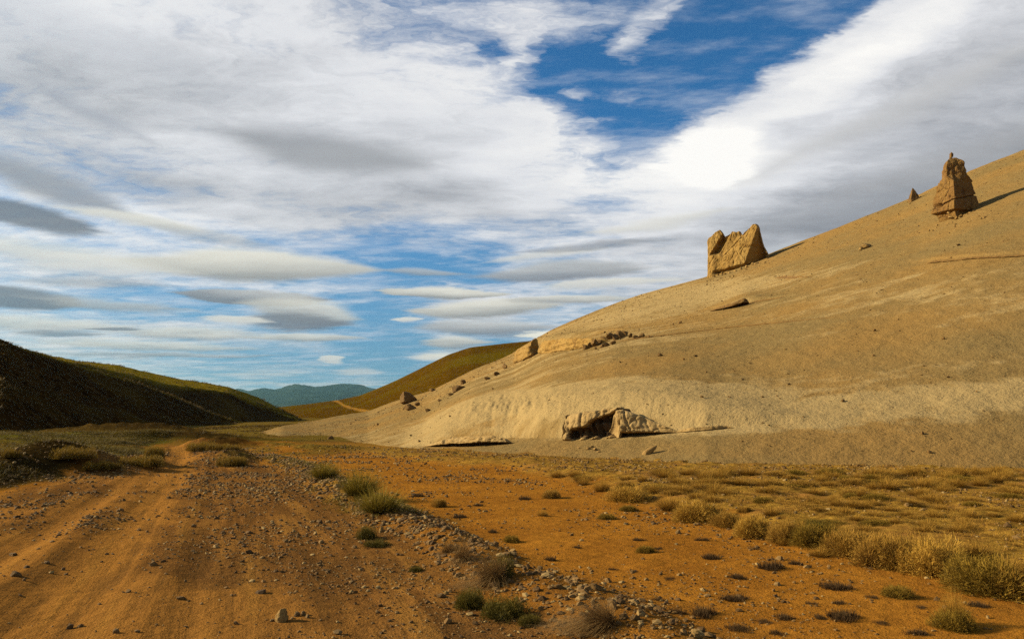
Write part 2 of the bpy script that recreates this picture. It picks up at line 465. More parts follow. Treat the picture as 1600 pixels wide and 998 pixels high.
def hill_px(lo, hi, n_in, lo_in=-40, hi_in=1640, n_out=40):
    a = np.linspace(lo, lo_in, n_out, endpoint=False) if lo < lo_in else np.array([])
    b = np.linspace(max(lo, lo_in), min(hi, hi_in), n_in)
    c = np.linspace(hi_in, hi, n_out + 1)[1:] if hi > hi_in else np.array([])
    return np.concatenate([a, b, c])

# the pale slope on the right
R_FOOT = [(330, 700, 55, -1.2), (430, 0, 60, -1.0), (520, 0, 48, -0.9), (600, 0, 38, -0.7), (700, 0, 35.5, -0.6), (850, 0, 33, -0.5), (1100, 0, 29, -0.5), (1600, 0, 28, -0.5), (2600, 0, 26, -0.5), (4200, 0, 20, -0.5)]
R_CREST = [(330, 712, 66), (410, 694, 70), (440, 682, 75), (490, 669, 95), (575, 650, 120), (618, 631, 130), (660, 616, 135), (712, 597, 140), (768, 576, 142), (803, 562, 142), (840, 538, 141), (860, 526, 140), (900, 508, 138), (1000, 467, 132),
           (1105, 431, 125), (1200, 395, 120), (1300, 356, 115), (1400, 317, 112), (1430, 305, 111), (1520, 263, 108), (1560, 247, 107), (1600, 231, 106), (1800, 160, 104), (2100, 60, 100), (2600, -80, 92), (4200, -300, 70)]
R_BACK = [(p, y, Y + 26) for p, y, Y in R_CREST]
def rel(line, dY, dz):
    out = []
    for p, y, Y in line:
        _, V = uv_of(p, y)
        out.append((800.0 + FPX * float(uv_of(p, y)[0]), 0, Y + dY, CZ + V * Y + dz))
    return out
hill_r = Hill([R_FOOT, R_CREST, rel(R_CREST, 22, 0.6), rel(R_CREST, 70, -14)], hill_px(330, 4200, 900, 330, 1680, 90), 620, {'smooth': 30})
# finer rows on the side that faces the valley
tn = np.concatenate([np.linspace(0, 0.36, 520), np.linspace(0.36, 1.0, 60)[1:]])
idx = tn * (len(hill_r.t) - 1); i0 = np.clip(idx.astype(int), 0, len(hill_r.t) - 2); ff = (idx - i0)[:, None]
hill_r.Y = hill_r.Y[i0] * (1 - ff) + hill_r.Y[i0 + 1] * ff
hill_r.Z = hill_r.Z[i0] * (1 - ff) + hill_r.Z[i0 + 1] * ff
hill_r.X = hill_r.U[None, :] * hill_r.Y
T = np.repeat((tn / 0.3333)[:, None], len(hill_r.px), 1)
PXG = np.repeat(hill_r.px[None, :], len(tn), 0)
X, Y = hill_r.X, hill_r.Y
# screen row of every vertex: used once, to find where the photographed ledges lie on the slope
VV = (hill_r.Z - CZ) / Y
cP, sP = math.cos(PITCH), math.sin(PITCH)
PYG = 499.0 - FPX * (VV * cP - sP) / (cP + VV * sP)
PXG = 800.0 + FPX * hill_r.U[None, :] / (cP + VV * sP)
vis = (T < 1.0)
BEDS = {   # beds of hard rock: (pixel column, row of the foot, height of the face in pixels)
    'low': [(660, 698, 2), (680, 698, 8), (700, 698, 16), (730, 698, 19), (765, 696, 18), (788, 694, 11), (800, 692, 2)],
    'swell': [(808, 690, 3), (822, 689, 18), (842, 687, 28), (860, 685, 24), (874, 684, 12)],
    'scarp': [(874, 690, 40), (878, 690, 50), (900, 690, 54), (930, 688, 56), (960, 686, 58), (968, 686, 54), (972, 685, 30)],
    'bed': [(970, 685, 52), (985, 684, 47), (1005, 682, 36), (1030, 679, 20), (1048, 677, 9), (1060, 676, 2)],
    'thin': [(1056, 676, 3), (1075, 675, 10), (1110, 672, 10), (1134, 669, 7), (1146, 669, 2)],
    'block': [(803, 568, 14), (806, 567, 24), (818, 563, 26), (830, 558, 28), (838, 553, 29), (841, 551, 12)],
    'flutes': [(842, 553, 20), (850, 553, 26), (875, 549, 25), (900, 546, 21), (925, 541, 14), (950, 534, 4)],
    'wedge': [(1108, 487, 1), (1125, 485, 7), (1145, 482, 11), (1162, 478, 15), (1168, 476, 10), (1171, 475, 1)],
    'wedge2': [(1168, 475, 2), (1180, 472, 4), (1205, 468, 4), (1225, 464, 1)],
    'long': [(1448, 412, 1), (1462, 411, 7), (1490, 408, 4), (1520, 405, 6), (1560, 403, 5), (1600, 401, 5), (1650, 397, 1)],
    'broken': [(755, 594, 2), (765, 590, 7), (775, 584, 6), (785, 577, 8), (794, 570, 5), (797, 568, 1)]}
def raise_bed(pts, up, steep=0.5):
    """the slope bulges over a bed of hard rock and fades back uphill"""
    a = np.array(pts, float)
    xs_ = np.arange(300.0, 1800.0)
    amp = np.interp(xs_, a[:, 0], a[:, 2], left=0, right=0)
    amp = smooth1(amp, 31)
    yl = np.interp(PXG, a[:, 0], a[:, 1]); am = np.interp(PXG, xs_, amp)
    d_ = yl - PYG - 0.15 * am
    q_ = np.clip(d_ / np.maximum(steep * am, 1.0), 0, 1)
    return 0.85 * am * (Y / FPX) * np.sqrt(1 - (1 - q_) ** 2) * np.exp(-np.clip(d_ - steep * am, 0, None) / np.maximum(up * am, 3.0)) * vis
dz = np.zeros_like(hill_r.Z)
dz += 0.55 * fbm(X * 0.03, Y * 0.02, 3, 31) * sstep(0.05, 0.3, T)
dz += 0.11 * fbm(X * 0.3, Y * 0.3, 4, 32) * sstep(0.0, 0.1, T)
dz += 0.035 * fbm(X * 1.6, Y * 1.6, 3, 33)
for pts_, up in (([(625, 698, 0), (660, 697, 8), (690, 697, 20), (740, 695, 34), (800, 690, 38), (875, 690, 46), (960, 686, 50), (1050, 677, 40), (1130, 669, 24), (1230, 661, 8), (1320, 654, 0)], 2.6),
                 ([(790, 572, 0), (806, 567, 5), (840, 553, 8), (875, 549, 8), (900, 546, 7), (950, 534, 2), (1000, 528, 0)], 0.5),
                 ([(1090, 488, 0), (1125, 484, 5), (1162, 477, 10), (1200, 469, 3), (1250, 461, 0)], 1.5), ([(1420, 415, 0), (1462, 411, 3), (1600, 401, 3), (1700, 394, 0)], 2.5)):
    dz += raise_bed(pts_, up)
# rock swell above the lowest ledge, with rain flutes
sw = np.exp(-((PXG - 790) / 90) ** 2 - ((PYG - 664) / 16) ** 2) + 0.3 * np.exp(-((PXG - 1010) / 50) ** 2 - ((PYG - 660) / 16) ** 2)
dz += vis * sw * 0.22 * fbm(PXG * 0.12 + PYG * 0.05, PYG * 0.10, 4, 35)
fl = np.exp(-((PXG - 870) / 55) ** 2 - ((PYG - 548) / 9) ** 2)
dz += vis * fl * 0.3 * fbm(PXG * 0.12, PYG * 0.01, 3, 36)
hill_r.Z = hill_r.Z + dz
# ------------------------------------------------------------------ materials of the land
def new_mat(name, rough=1.0, spec=0.0):
    m = bpy.data.materials.new(name)
    m.use_nodes = True
    k_ = NT(m.node_tree)
    b = m.node_tree.nodes['Principled BSDF']
    b.inputs['Roughness'].default_value = rough
    b.inputs['Specular IOR Level'].default_value = spec
    return m, k_, b

def attr(k_, name, vec=False):
    nd = k_.n('ShaderNodeAttribute', attribute_type='GEOMETRY', attribute_name=name)
    return nd.outputs['Vector' if vec else 'Fac']

def bump(k_, b, h, strength, dist):
    nd = k_.n('ShaderNodeBump')
    nd.inputs['Strength'].default_value = strength
    nd.inputs['Distance'].default_value = dist
    k_.put(nd.inputs['Height'], h)
    k_.link(nd.outputs[0], b.inputs['Normal'])

def pos(k_):
    return k_.n('ShaderNodeTexCoord').outputs['Object']

# red-brown soil of the plain and the road
TINT = (1.26, 1.29, 1.52)
M_soil, k, b = new_mat('ochre_soil')
P = pos(k)
n1 = k.noise(P, 0.55, 5, 0.6).outputs[0]; n2 = k.noise(P, 5.0, 5, 0.65).outputs[0]; n3 = k.noise(P, 38.0, 3, 0.6).outputs[0]; n4 = k.noise(P, 130.0, 2, 0.5).outputs[0]
soil = k.mix(k.ramp(n1, 0.3, 0.72), (0.335, 0.132, 0.014, 1), (0.47, 0.195, 0.020, 1))
soil = k.mix(k.ramp(n2, 0.35, 0.7), k.mix(0.35, soil, (0.13, 0.050, 0.010, 1)), soil)
rut = k.noise(k.vmath('MULTIPLY', attr(k, 'lane', True), (2.3, 0.16, 1.0)), 1.0, 5, 0.62, dims='2D').outputs[0]
road = k.mix(k.ramp(k.math('ADD', k.math('MULTIPLY', rut, 0.65), k.math('MULTIPLY', n2, 0.35)), 0.38, 0.62), (0.165, 0.072, 0.016, 1), (0.30, 0.135, 0.026, 1))
col = k.mix(attr(k, 'road'), soil, road)
col = k.mix(k.math('MULTIPLY', attr(k, 'track'), k.ramp(n2, 0.2, 0.55, 0.55, 1.0)), col, (0.345, 0.152, 0.026, 1))
grav = k.math('MULTIPLY', attr(k, 'gravel'), k.ramp(n3, 0.36, 0.6))
col = k.mix(k.math('MULTIPLY', grav, 0.75), col, (0.085, 0.045, 0.014, 1))
turf = k.mix(k.ramp(n2, 0.3, 0.72), (0.16, 0.080, 0.012, 1), (0.46, 0.255, 0.034, 1))
turf = k.mix(k.ramp(n1, 0.45, 0.7), turf, (0.32, 0.15, 0.03, 1))
col = k.mix(attr(k, 'turf'), col, turf)
meadow = k.mix(k.ramp(n2, 0.32, 0.68), (0.055, 0.036, 0.006, 1), (0.27, 0.180, 0.026, 1))
meadow = k.mix(k.math('MULTIPLY', attr(k, 'green'), 0.9), meadow, k.mix(n2, (0.06, 0.070, 0.007, 1), (0.12, 0.115, 0.012, 1)))
n0 = k.noise(P, 0.09, 5, 0.65).outputs[0]
meadow = k.mix(k.ramp(n0, 0.42, 0.62, 0.0, 0.8), meadow, k.mix(n2, (0.07, 0.038, 0.008, 1), (0.20, 0.110, 0.020, 1)))
col = k.mix(attr(k, 'meadow'), col, meadow)
col = k.mix(k.ramp(n3, 0.58, 0.75, 0.0, 0.45), col, k.mix(0.6, col, (0.07, 0.035, 0.012, 1)))
col = k.mix(k.ramp(n4, 0.6, 0.8, 0.0, 0.35), col, (0.42, 0.24, 0.09, 1))
scr = k.mix(k.ramp(n2, 0.3, 0.7), (0.022, 0.013, 0.004, 1), (0.065, 0.038, 0.008, 1))  # dark soil colour, also painting in the shade of the far bank
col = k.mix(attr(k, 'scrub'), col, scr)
col = k.mix(k.math('MULTIPLY', attr(k, 'road'), k.ramp(rut, 0.56, 0.68, 0.0, 0.35)), col, (0.38, 0.18, 0.030, 1))
col = k.mix(k.math('MULTIPLY', attr(k, 'road'), k.ramp(rut, 0.44, 0.34, 0.0, 0.5)), col, (0.15, 0.074, 0.018, 1))
k.put(b.inputs['Base Color'], col)
hgt = k.math('ADD', k.math('MULTIPLY', k.math('ADD', n2, k.math('MULTIPLY', k.math('MULTIPLY', rut, attr(k, 'road')), 0.8)), 1.0), k.math('ADD', k.math('MULTIPLY', n3, 0.35), k.math('MULTIPLY', n4, 0.12)))
bump(k, b, hgt, 0.85, 0.06)

# pale slope
TINT = (1.37, 1.42, 1.33)
M_hill, k, b = new_mat('pale_tuff_slope')
P = pos(k)
st = attr(k, 'strata', True)                       # along the slope, up the slope
sx, sy, sz = k.sep(st)
band = k.noise(k.comb(k.math('MULTIPLY', sx, 1.1), k.math('MULTIPLY', sy, 15.0), 0.0), 1.0, 5, 0.62, dims='2D').outputs[0]
n1 = k.noise(P, 0.10, 4, 0.55).outputs[0]; n2 = k.noise(P, 0.9, 5, 0.6).outputs[0]; n3 = k.noise(P, 7.0, 4, 0.65).outputs[0]; n4 = k.noise(P, 30.0, 2, 0.6).outputs[0]
pale = attr(k, 'pale')
base_c = k.mix(k.ramp(n1, 0.32, 0.68), (0.230, 0.152, 0.062, 1), (0.285, 0.165, 0.056, 1))
pf = k.math('MULTIPLY_ADD', k.math('SUBTRACT', band, 0.5), 0.75, k.math('MULTIPLY_ADD', k.math('SUBTRACT', n2, 0.5), 0.55, pale))
streak = k.noise(k.comb(k.math('MULTIPLY', sx, 5.0), k.math('MULTIPLY', sy, 46.0), 0.0), 1.0, 6, 0.7, dims='2D').outputs[0]
pf = k.math('MULTIPLY_ADD', k.math('SUBTRACT', streak, 0.5), 0.5, pf)
col = k.mix(k.ramp(pf, 0.40, 0.72), base_c, (0.385, 0.262, 0.118, 1))
col = k.mix(k.ramp(k.math('ADD', band, k.math('MULTIPLY', n2, 0.4)), 0.56, 0.44, 0.0, 0.3), col, (0.165, 0.098, 0.034, 1))
col = k.mix(k.ramp(n3, 0.6, 0.8, 0.0, 0.5), col, k.mix(0.55, col, (0.10, 0.06, 0.022, 1)))
col = k.mix(k.ramp(n3, 0.38, 0.25, 0.0, 0.3), col, (0.46, 0.31, 0.12, 1))
k.put(b.inputs['Base Color'], col)
hgt = k.math('ADD', k.math('MULTIPLY', n2, 0.55), k.math('ADD', k.math('MULTIPLY', n3, 0.16), k.math('MULTIPLY', n4, 0.05)))
spk = k.ramp(k.noise(P, 2.6, 3, 0.75).outputs[0], 0.635, 0.70, 0.0, 0.6)
col = k.mix(spk, col, (0.09, 0.055, 0.02, 1))
k.put(b.inputs['Base Color'], col)
bump(k, b, hgt, 0.75, 0.5)

TINT = (1.22, 1.17, 0.78)
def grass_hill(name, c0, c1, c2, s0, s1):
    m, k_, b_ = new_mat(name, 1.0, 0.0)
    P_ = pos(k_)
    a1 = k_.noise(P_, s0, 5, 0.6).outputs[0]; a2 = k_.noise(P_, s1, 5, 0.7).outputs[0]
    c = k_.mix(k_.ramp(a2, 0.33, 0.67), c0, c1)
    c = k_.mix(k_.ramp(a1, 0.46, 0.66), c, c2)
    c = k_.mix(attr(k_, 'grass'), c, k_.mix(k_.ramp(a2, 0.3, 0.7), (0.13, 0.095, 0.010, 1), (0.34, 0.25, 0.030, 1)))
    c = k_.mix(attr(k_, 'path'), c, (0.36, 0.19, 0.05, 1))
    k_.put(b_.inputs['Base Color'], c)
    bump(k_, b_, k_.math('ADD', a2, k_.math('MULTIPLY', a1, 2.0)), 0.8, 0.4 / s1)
    return m
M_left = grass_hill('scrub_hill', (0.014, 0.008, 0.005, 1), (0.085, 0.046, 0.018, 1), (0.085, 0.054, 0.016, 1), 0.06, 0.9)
M_back = grass_hill('dry_grass_hill', (0.062, 0.030, 0.003, 1), (0.130, 0.072, 0.007, 1), (0.115, 0.080, 0.008, 1), 0.012, 0.35)
M_mount = grass_hill('mountain_rock', (0.008, 0.022, 0.022, 1), (0.026, 0.048, 0.042, 1), (0.045, 0.060, 0.040, 1), 0.0009, 0.006)

def hill_mesh(name, h, mat, attrs=None):
    V = np.stack([h.X, h.Y, h.Z], -1).reshape(-1, 3)
    me = make_mesh(name, V, grid_faces(*h.X.shape), True, attrs)
    return add(name, me, mat, kind='structure')

# where pale, bare sand shows on the slope
pale = 0.42 + 0.0 * PXG
for px, py, w, h, wt_, ang in [(1060, 650, 200, 30, 0.48, -4), (1330, 638, 260, 28, 0.36, -3), (1560, 625, 120, 22, 0.3, 0), (730, 662, 170, 22, 0.38, -16), (850, 660, 120, 24, 0.3, -8), (900, 575, 200, 22, 0.18, -12), (1180, 440, 260, 16, 0.35, -10), (1450, 470, 220, 16, 0.15, 0), (1000, 500, 150, 14, 0.3, -14),
                               (1250, 560, 330, 20, -0.25, -4), (1500, 705, 280, 30, -0.4, 0), (1150, 705, 320, 22, -0.3, 0), (900, 620, 220, 12, -0.3, -8), (1400, 370, 260, 50, -0.28, -16), (1500, 320, 150, 60, -0.2, -20), (1250, 515, 260, 12, -0.12, -6), (640, 650, 90, 14, -0.1, -20), (850, 700, 200, 10, -0.2, 0)]:
    c_, s_ = math.cos(R(ang)), math.sin(R(ang))
    qx = ((PXG - px) * c_ + (PYG - py) * s_) / w; qy = (-(PXG - px) * s_ + (PYG - py) * c_) / h
    pale = pale + wt_ * np.exp(-qx ** 2 - qy ** 2)
run_along = PXG / 1600.0 * 6.0
strata = np.stack([run_along, T * 2.0 + 0.05 * fbm(X * 0.05, Y * 0.05, 3, 44), 0 * T], -1).reshape(-1, 3)
hillside = hill_mesh('hillside', hill_r, M_hill, {'pale': pale.ravel(), 'strata': strata})
hillside['label'] = 'long pale sandy hillside climbing to the right'

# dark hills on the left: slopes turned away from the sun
A_FOOT = [(-1500, 0, 22, 0.4), (-600, 0, 34, 0.4), (-200, 0, 52, 0.5), (0, 0, 64, 0.6), (130, 0, 90, 0.4), (250, 0, 125, 0.1), (400, 0, 178, -0.4), (470, 0, 215, -1.0)]
A_CREST = [(-1500, 200, 60), (-600, 400, 78), (-300, 458, 92), (0, 528, 112), (70, 552, 126), (130, 572, 140), (200, 594, 154), (250, 612, 163), (300, 632, 172), (350, 650, 180), (400, 665, 186), (470, 690, 220)]
hill_a = Hill([A_FOOT, A_CREST, rel(A_CREST, 14, -0.6), rel(A_CREST, 40, -9)], hill_px(-1500, 470, 420, -60, 470, 60), 260, {'smooth': 5})
z_ = hill_a.Z; tt = np.linspace(0, 1, z_.shape[0])[:, None]
hill_a.Z = z_ + sstep(0.02, 0.15, tt) * (0.9 * fbm(hill_a.X * 0.05, hill_a.Y * 0.03, 4, 51) - 3.8 * np.abs(fbm(hill_a.Y * 0.045, tt * 3.0 + 0 * hill_a.X, 3, 50)) * np.sin(np.clip(tt / 0.3333, 0, 1) * 3.1416) + 0.28 * fbm(hill_a.X * 0.5, hill_a.Y * 0.5, 3, 52)) * sstep(0.0, 0.2, tt)
ta_ = np.repeat(np.linspace(0, 1, hill_a.Z.shape[0])[:, None], hill_a.Z.shape[1], 1)
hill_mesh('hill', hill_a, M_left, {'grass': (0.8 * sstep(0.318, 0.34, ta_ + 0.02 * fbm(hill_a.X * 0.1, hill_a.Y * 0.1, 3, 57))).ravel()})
B_FOOT = [(-300, 0, 120, 0), (100, 0, 164, 0.0), (250, 0, 180, -0.2), (350, 0, 192, -0.4), (420, 0, 208, -0.5), (500, 0, 235, -0.8)]
B_EDGE = [(-300, 500, 150), (60, 556, 172), (120, 567, 180), (200, 584, 190), (260, 600, 198), (330, 610, 206), (360, 615, 212), (420, 640, 226), (470, 660, 240), (500, 672, 250)]
B_CREST = [(-300, 480, 190), (60, 551, 206), (120, 563, 212), (180, 569, 218), (240, 583, 226), (300, 594, 232), (355, 604, 240), (400, 620, 248), (430, 636, 254), (460, 650, 260), (485, 664, 266), (500, 672, 270)]
hill_b = Hill([B_FOOT, B_EDGE, B_CREST, rel(B_CREST, 30, -1), rel(B_CREST, 80, -16)], hill_px(-300, 500, 300, -40, 500, 20), 220, {'smooth': 4})
tt = np.linspace(0, 1, hill_b.Z.shape[0])[:, None]
hill_b.Z = hill_b.Z + sstep(0.02, 0.15, tt) * (0.5 * fbm(hill_b.X * 0.04, hill_b.Y * 0.04, 4, 53) + 0.25 * fbm(hill_b.X * 0.4, hill_b.Y * 0.4, 3, 54))
tb_ = np.repeat(np.linspace(0, 1, hill_b.Z.shape[0])[:, None], hill_b.Z.shape[1], 1)
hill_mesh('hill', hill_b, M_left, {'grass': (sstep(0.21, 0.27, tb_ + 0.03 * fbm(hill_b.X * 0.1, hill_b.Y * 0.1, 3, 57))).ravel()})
# rounded brown hill behind
C_FOOT = [(300, 0, 300, -1.2), (420, 0, 290, -1.0), (520, 0, 250, -1.0), (700, 0, 230, -1), (1300, 0, 230, -1)]
C_MID = [(300, 652, 420), (440, 655, 400), (480, 652, 380), (560, 645, 350), (620, 628, 340), (700, 600, 330), (900, 570, 330), (1300, 520, 330)]
C_CREST = [(300, 640, 640), (420, 637, 600), (470, 631, 580), (530, 624, 560), (562, 617, 540), (600, 601, 520), (640, 582, 505), (700, 553, 490), (735, 542, 480), (790, 536, 475), (835, 531, 470), (900, 515, 470), (1300, 480, 470)]
hill_c = Hill([C_FOOT, C_MID, C_CREST, rel(C_CREST, 90, -4), rel(C_CREST, 260, -60)], hill_px(300, 1300, 320, 300, 1000, 20), 240, {'smooth': 14})
tt = np.linspace(0, 1, hill_c.Z.shape[0])[:, None]
hill_c.Z = hill_c.Z + 1.2 * fbm(hill_c.X * 0.012, hill_c.Y * 0.012, 4, 55) * sstep(0.05, 0.2, tt) + 0.25 * fbm(hill_c.X * 0.15, hill_c.Y * 0.15, 3, 56)
VC = (hill_c.Z - CZ) / hill_c.Y
PYC = 499.0 - FPX * (VC * cP - sP) / (cP + VC * sP); PXC = 800.0 + FPX * hill_c.U[None, :] / (cP + VC * sP)
dc, _, _ = poly_dist(PXC.ravel(), PYC.ravel(), [(512, 622), (528, 627), (538, 634), (560, 640), (600, 646)])
hill_mesh('hill', hill_c, M_back, {'grass': 0 * dc, 'path': 0.8 * sstep(2.4, 0.8, dc + 1.2 * fbm(PXC.ravel() * 0.2, PYC.ravel() * 0.2, 2, 60))})
# far mountains
D_CREST = [(-2500, 590, 11500), (-600, 596, 11500), (100, 606, 11500), (340, 606, 11500), (370, 606, 11400), (410, 604, 11300), (440, 604, 11200), (470, 600, 11000), (500, 601, 11000), (525, 599, 11000), (560, 601, 11000), (590, 606, 10800), (650, 604, 10800), (1200, 596, 11000), (3500, 590, 11000)]
D_FOOT = [(p, 0, 6500, -4) for p in (-2500, 0, 500, 1200, 3500)]
hill_d = Hill([D_FOOT, D_CREST, rel(D_CREST, 1500, -120), rel(D_CREST, 3500, -430)], hill_px(-2500, 3500, 420, 200, 900, 90), 150, {'smooth': 3})
tt = np.linspace(0, 1, hill_d.Z.shape[0])[:, None]
rdg = np.abs(fbm(hill_d.X * 0.0011, hill_d.Y * 0.0007, 5, 58))
hill_d.Z = hill_d.Z * 0.94 + sstep(0.0, 0.3, tt) * (-260 * rdg + 25 + 42 * fbm(hill_d.X * 0.004, hill_d.Y * 0.003, 4, 59))
hill_mesh('mountains', hill_d, M_mount)

# ------------------------------------------------------------------ the ground: one sheet from under the camera to the horizon
def radial(lo, hi, n): return np.geomspace(lo, hi, n)
rad = np.concatenate([[0.0, 1.0, 2.0, 3.2, 4.4], radial(5.2, 60, 560), radial(60.6, 320, 130), radial(335, 30000, 40)])
azi = np.concatenate([np.linspace(-180, -52, 44, endpoint=False), np.linspace(-52, -36, 40, endpoint=False), np.linspace(-36, 36, 760), np.linspace(36, 52, 41)[1:], np.linspace(52, 180, 45)[1:]])
RR, AA = np.meshgrid(rad, np.radians(azi), indexing='ij')
GX, GY = RR * np.sin(AA), RR * np.cos(AA)
GZ = plain_z(GX.ravel(), GY.ravel()).reshape(GX.shape)
GF = grid_faces(*GX.shape)
gx, gy = GX.ravel(), GY.ravel()
wobb = fbm(gx * 0.7, gy * 0.7, 4, 61)
dL, sL, _ = poly_dist(gx, gy, ROAD_L)
dR, sR, _ = poly_dist(gx, gy, ROAD_R)
left_of_right = -dR * sR; right_of_left = dL * sL
road_d = np.minimum(left_of_right, right_of_left)
road_m = sstep(-0.5, 0.5, road_d + 1.2 * wobb) * sstep(62, 50, gy) * (gy > -6)
dt1, _, _ = poly_dist(gx, gy, TRACK); dt2, _, _ = poly_dist(gx, gy, TRACK2)
track = np.clip(sstep(0.85, 0.2, dt1 + 0.9 * wobb) + 0.75 * sstep(0.9, 0.2, dt2 + 0.9 * wobb), 0, 1) * sstep(80, 60, gy)
track = np.maximum(track, sstep(0.9, -0.2, (gy - 9.3) * 0.55 + (gx + 3.4) * 0.6 + 1.6 * wobb) * road_m * 0.8)
dB, sB, _ = poly_dist(gx, gy, BERM)
gravel = np.clip(road_m * (0.45 + 1.5 * fbm(gx * 0.5, gy * 0.5, 3, 62)) * (1 - track) + sstep(1.3, 0.3, dB + 0.7 * wobb) * 0.8, 0, 1)
dU, sU, _ = poly_dist(gx, gy, BUSH)
bside = dU * sU
turf = sstep(-0.3, 1.0, bside + 1.5 * wobb) * sstep(70, 45, gy) * (gx > -12)
turf = np.maximum(turf, sstep(0.5, -0.2, dB - 0.4 + 1.8 * wobb) * sstep(16, 24, gy) * 0.7)
mead = sstep(-0.4, 0.5, -right_of_left + 1.0 * wobb) * (gx < 2)
for mpx, mpy, mw in [(330, 702, 2.4), (362, 722, 1.3), (352, 714, 1.6), (420, 702, 3.4), (480, 707, 3.5)]:
    mx, my = on_plain(mpx, mpy)
    mead = np.maximum(mead, 0.9 * np.exp(-(((gx - mx) / mw) ** 2 + ((gy - my) / (mw * 1.3)) ** 2) ** 2) * sstep(-0.3, 0.1, wobb))
mead = np.maximum(mead, sstep(50, 62, gy + 6 * wobb) * (gx < 60))
green = np.exp(-((gy - 56) / 9) ** 2) * (gx < -16) * sstep(0.0, 0.3, fbm(gx * 0.06, gy * 0.09, 3, 63) + 0.25)
track = np.maximum(track, 0.6 * mead * sstep(8, 2, np.abs(gy - 58 - 0.25 * (gx + 10))) * (gx > -24) * (gx < 10))
dq_, sq_, rq_ = poly_dist(gx, gy, TRACK)
lane = np.stack([dq_ * sq_, rq_, 0 * dq_], 1)
scrub = np.zeros_like(gx)  # darkened ground: dark soil on the bank, shade painted onto the bumps
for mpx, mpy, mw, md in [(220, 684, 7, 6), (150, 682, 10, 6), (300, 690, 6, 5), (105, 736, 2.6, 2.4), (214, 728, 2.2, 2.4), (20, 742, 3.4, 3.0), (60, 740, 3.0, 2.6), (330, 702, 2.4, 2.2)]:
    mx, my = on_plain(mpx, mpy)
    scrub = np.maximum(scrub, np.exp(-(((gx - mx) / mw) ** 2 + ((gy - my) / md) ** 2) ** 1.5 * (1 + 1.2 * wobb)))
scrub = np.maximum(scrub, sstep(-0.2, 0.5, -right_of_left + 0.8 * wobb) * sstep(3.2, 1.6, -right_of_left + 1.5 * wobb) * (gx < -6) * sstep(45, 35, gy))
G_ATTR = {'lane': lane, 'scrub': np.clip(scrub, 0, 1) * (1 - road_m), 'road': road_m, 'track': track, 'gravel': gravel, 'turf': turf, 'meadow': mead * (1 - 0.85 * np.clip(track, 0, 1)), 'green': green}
GV = np.stack([gx, gy, GZ.ravel()], 1)
fc = road_m[GF].mean(1) > 0.5
def sub_mesh(name, mask):
    f = GF[mask]
    used = np.unique(f)
    remap = np.zeros(len(GV), np.int64); remap[used] = np.arange(len(used))
    return make_mesh(name, GV[used], remap[f], True, {a: v[used] for a, v in G_ATTR.items()})
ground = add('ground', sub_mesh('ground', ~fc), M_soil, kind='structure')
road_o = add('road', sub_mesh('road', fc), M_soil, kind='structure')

def flat_z(x, y):
    """height of the ground sheet at one plan point, read from its own grid"""
    r = math.hypot(x, y); a = math.degrees(math.atan2(x, y))
    i = min(max(int(np.searchsorted(rad, r)) - 1, 0), len(rad) - 2); j = min(max(int(np.searchsorted(azi, a)) - 1, 0), len(azi) - 2)
    f = (r - rad[i]) / (rad[i + 1] - rad[i]); g = (a - azi[j]) / (azi[j + 1] - azi[j])
    return float((GZ[i, j] * (1 - g) + GZ[i, j + 1] * g) * (1 - f) + (GZ[i + 1, j] * (1 - g) + GZ[i + 1, j + 1] * g) * f)

def ground_hit(px, py):
    U, V = uv_of(px, py)
    U, V = float(U), float(V)
    Y = 5.0
    while Y < 400 and flat_z(U * Y, Y) < CZ + V * Y:
        Y *= 1.01
    lo_, hi_ = Y / 1.01, Y
    for _ in range(12):
        Y = 0.5 * (lo_ + hi_)
        if flat_z(U * Y, Y) < CZ + V * Y: lo_ = Y
        else: hi_ = Y
    return Vector((U * Y, Y, flat_z(U * Y, Y)))

# haze: thin even air that turns the far mountains blue
bmh = bmesh.new()
bmesh.ops.create_cube(bmh, size=1.0)
for v in bmh.verts:
    v.co = Vector((v.co.x * 62000, v.co.y * 62000, -40.0 if v.co.z < 0 else 520.0))
meh = bpy.data.meshes.new('haze'); bmh.to_mesh(meh); bmh.free()
M_haze = bpy.data.materials.new('thin_air'); M_haze.use_nodes = True
M_haze.node_tree.nodes.clear()
kh = NT(M_haze.node_tree)
pv = kh.n('ShaderNodeVolumePrincipled')
pv.inputs['Color'].default_value = (0.40, 0.80, 0.95, 1)
pv.inputs['Anisotropy'].default_value = 0.7
pv.inputs['Density'].default_value = 2.8e-5
ho = kh.n('ShaderNodeOutputMaterial')
kh.link(pv.outputs[0], ho.inputs['Volume'])
HAZE = add('haze', meh, M_haze, kind='stuff')
# ------------------------------------------------------------------ rock
from mathutils import noise as mnoise

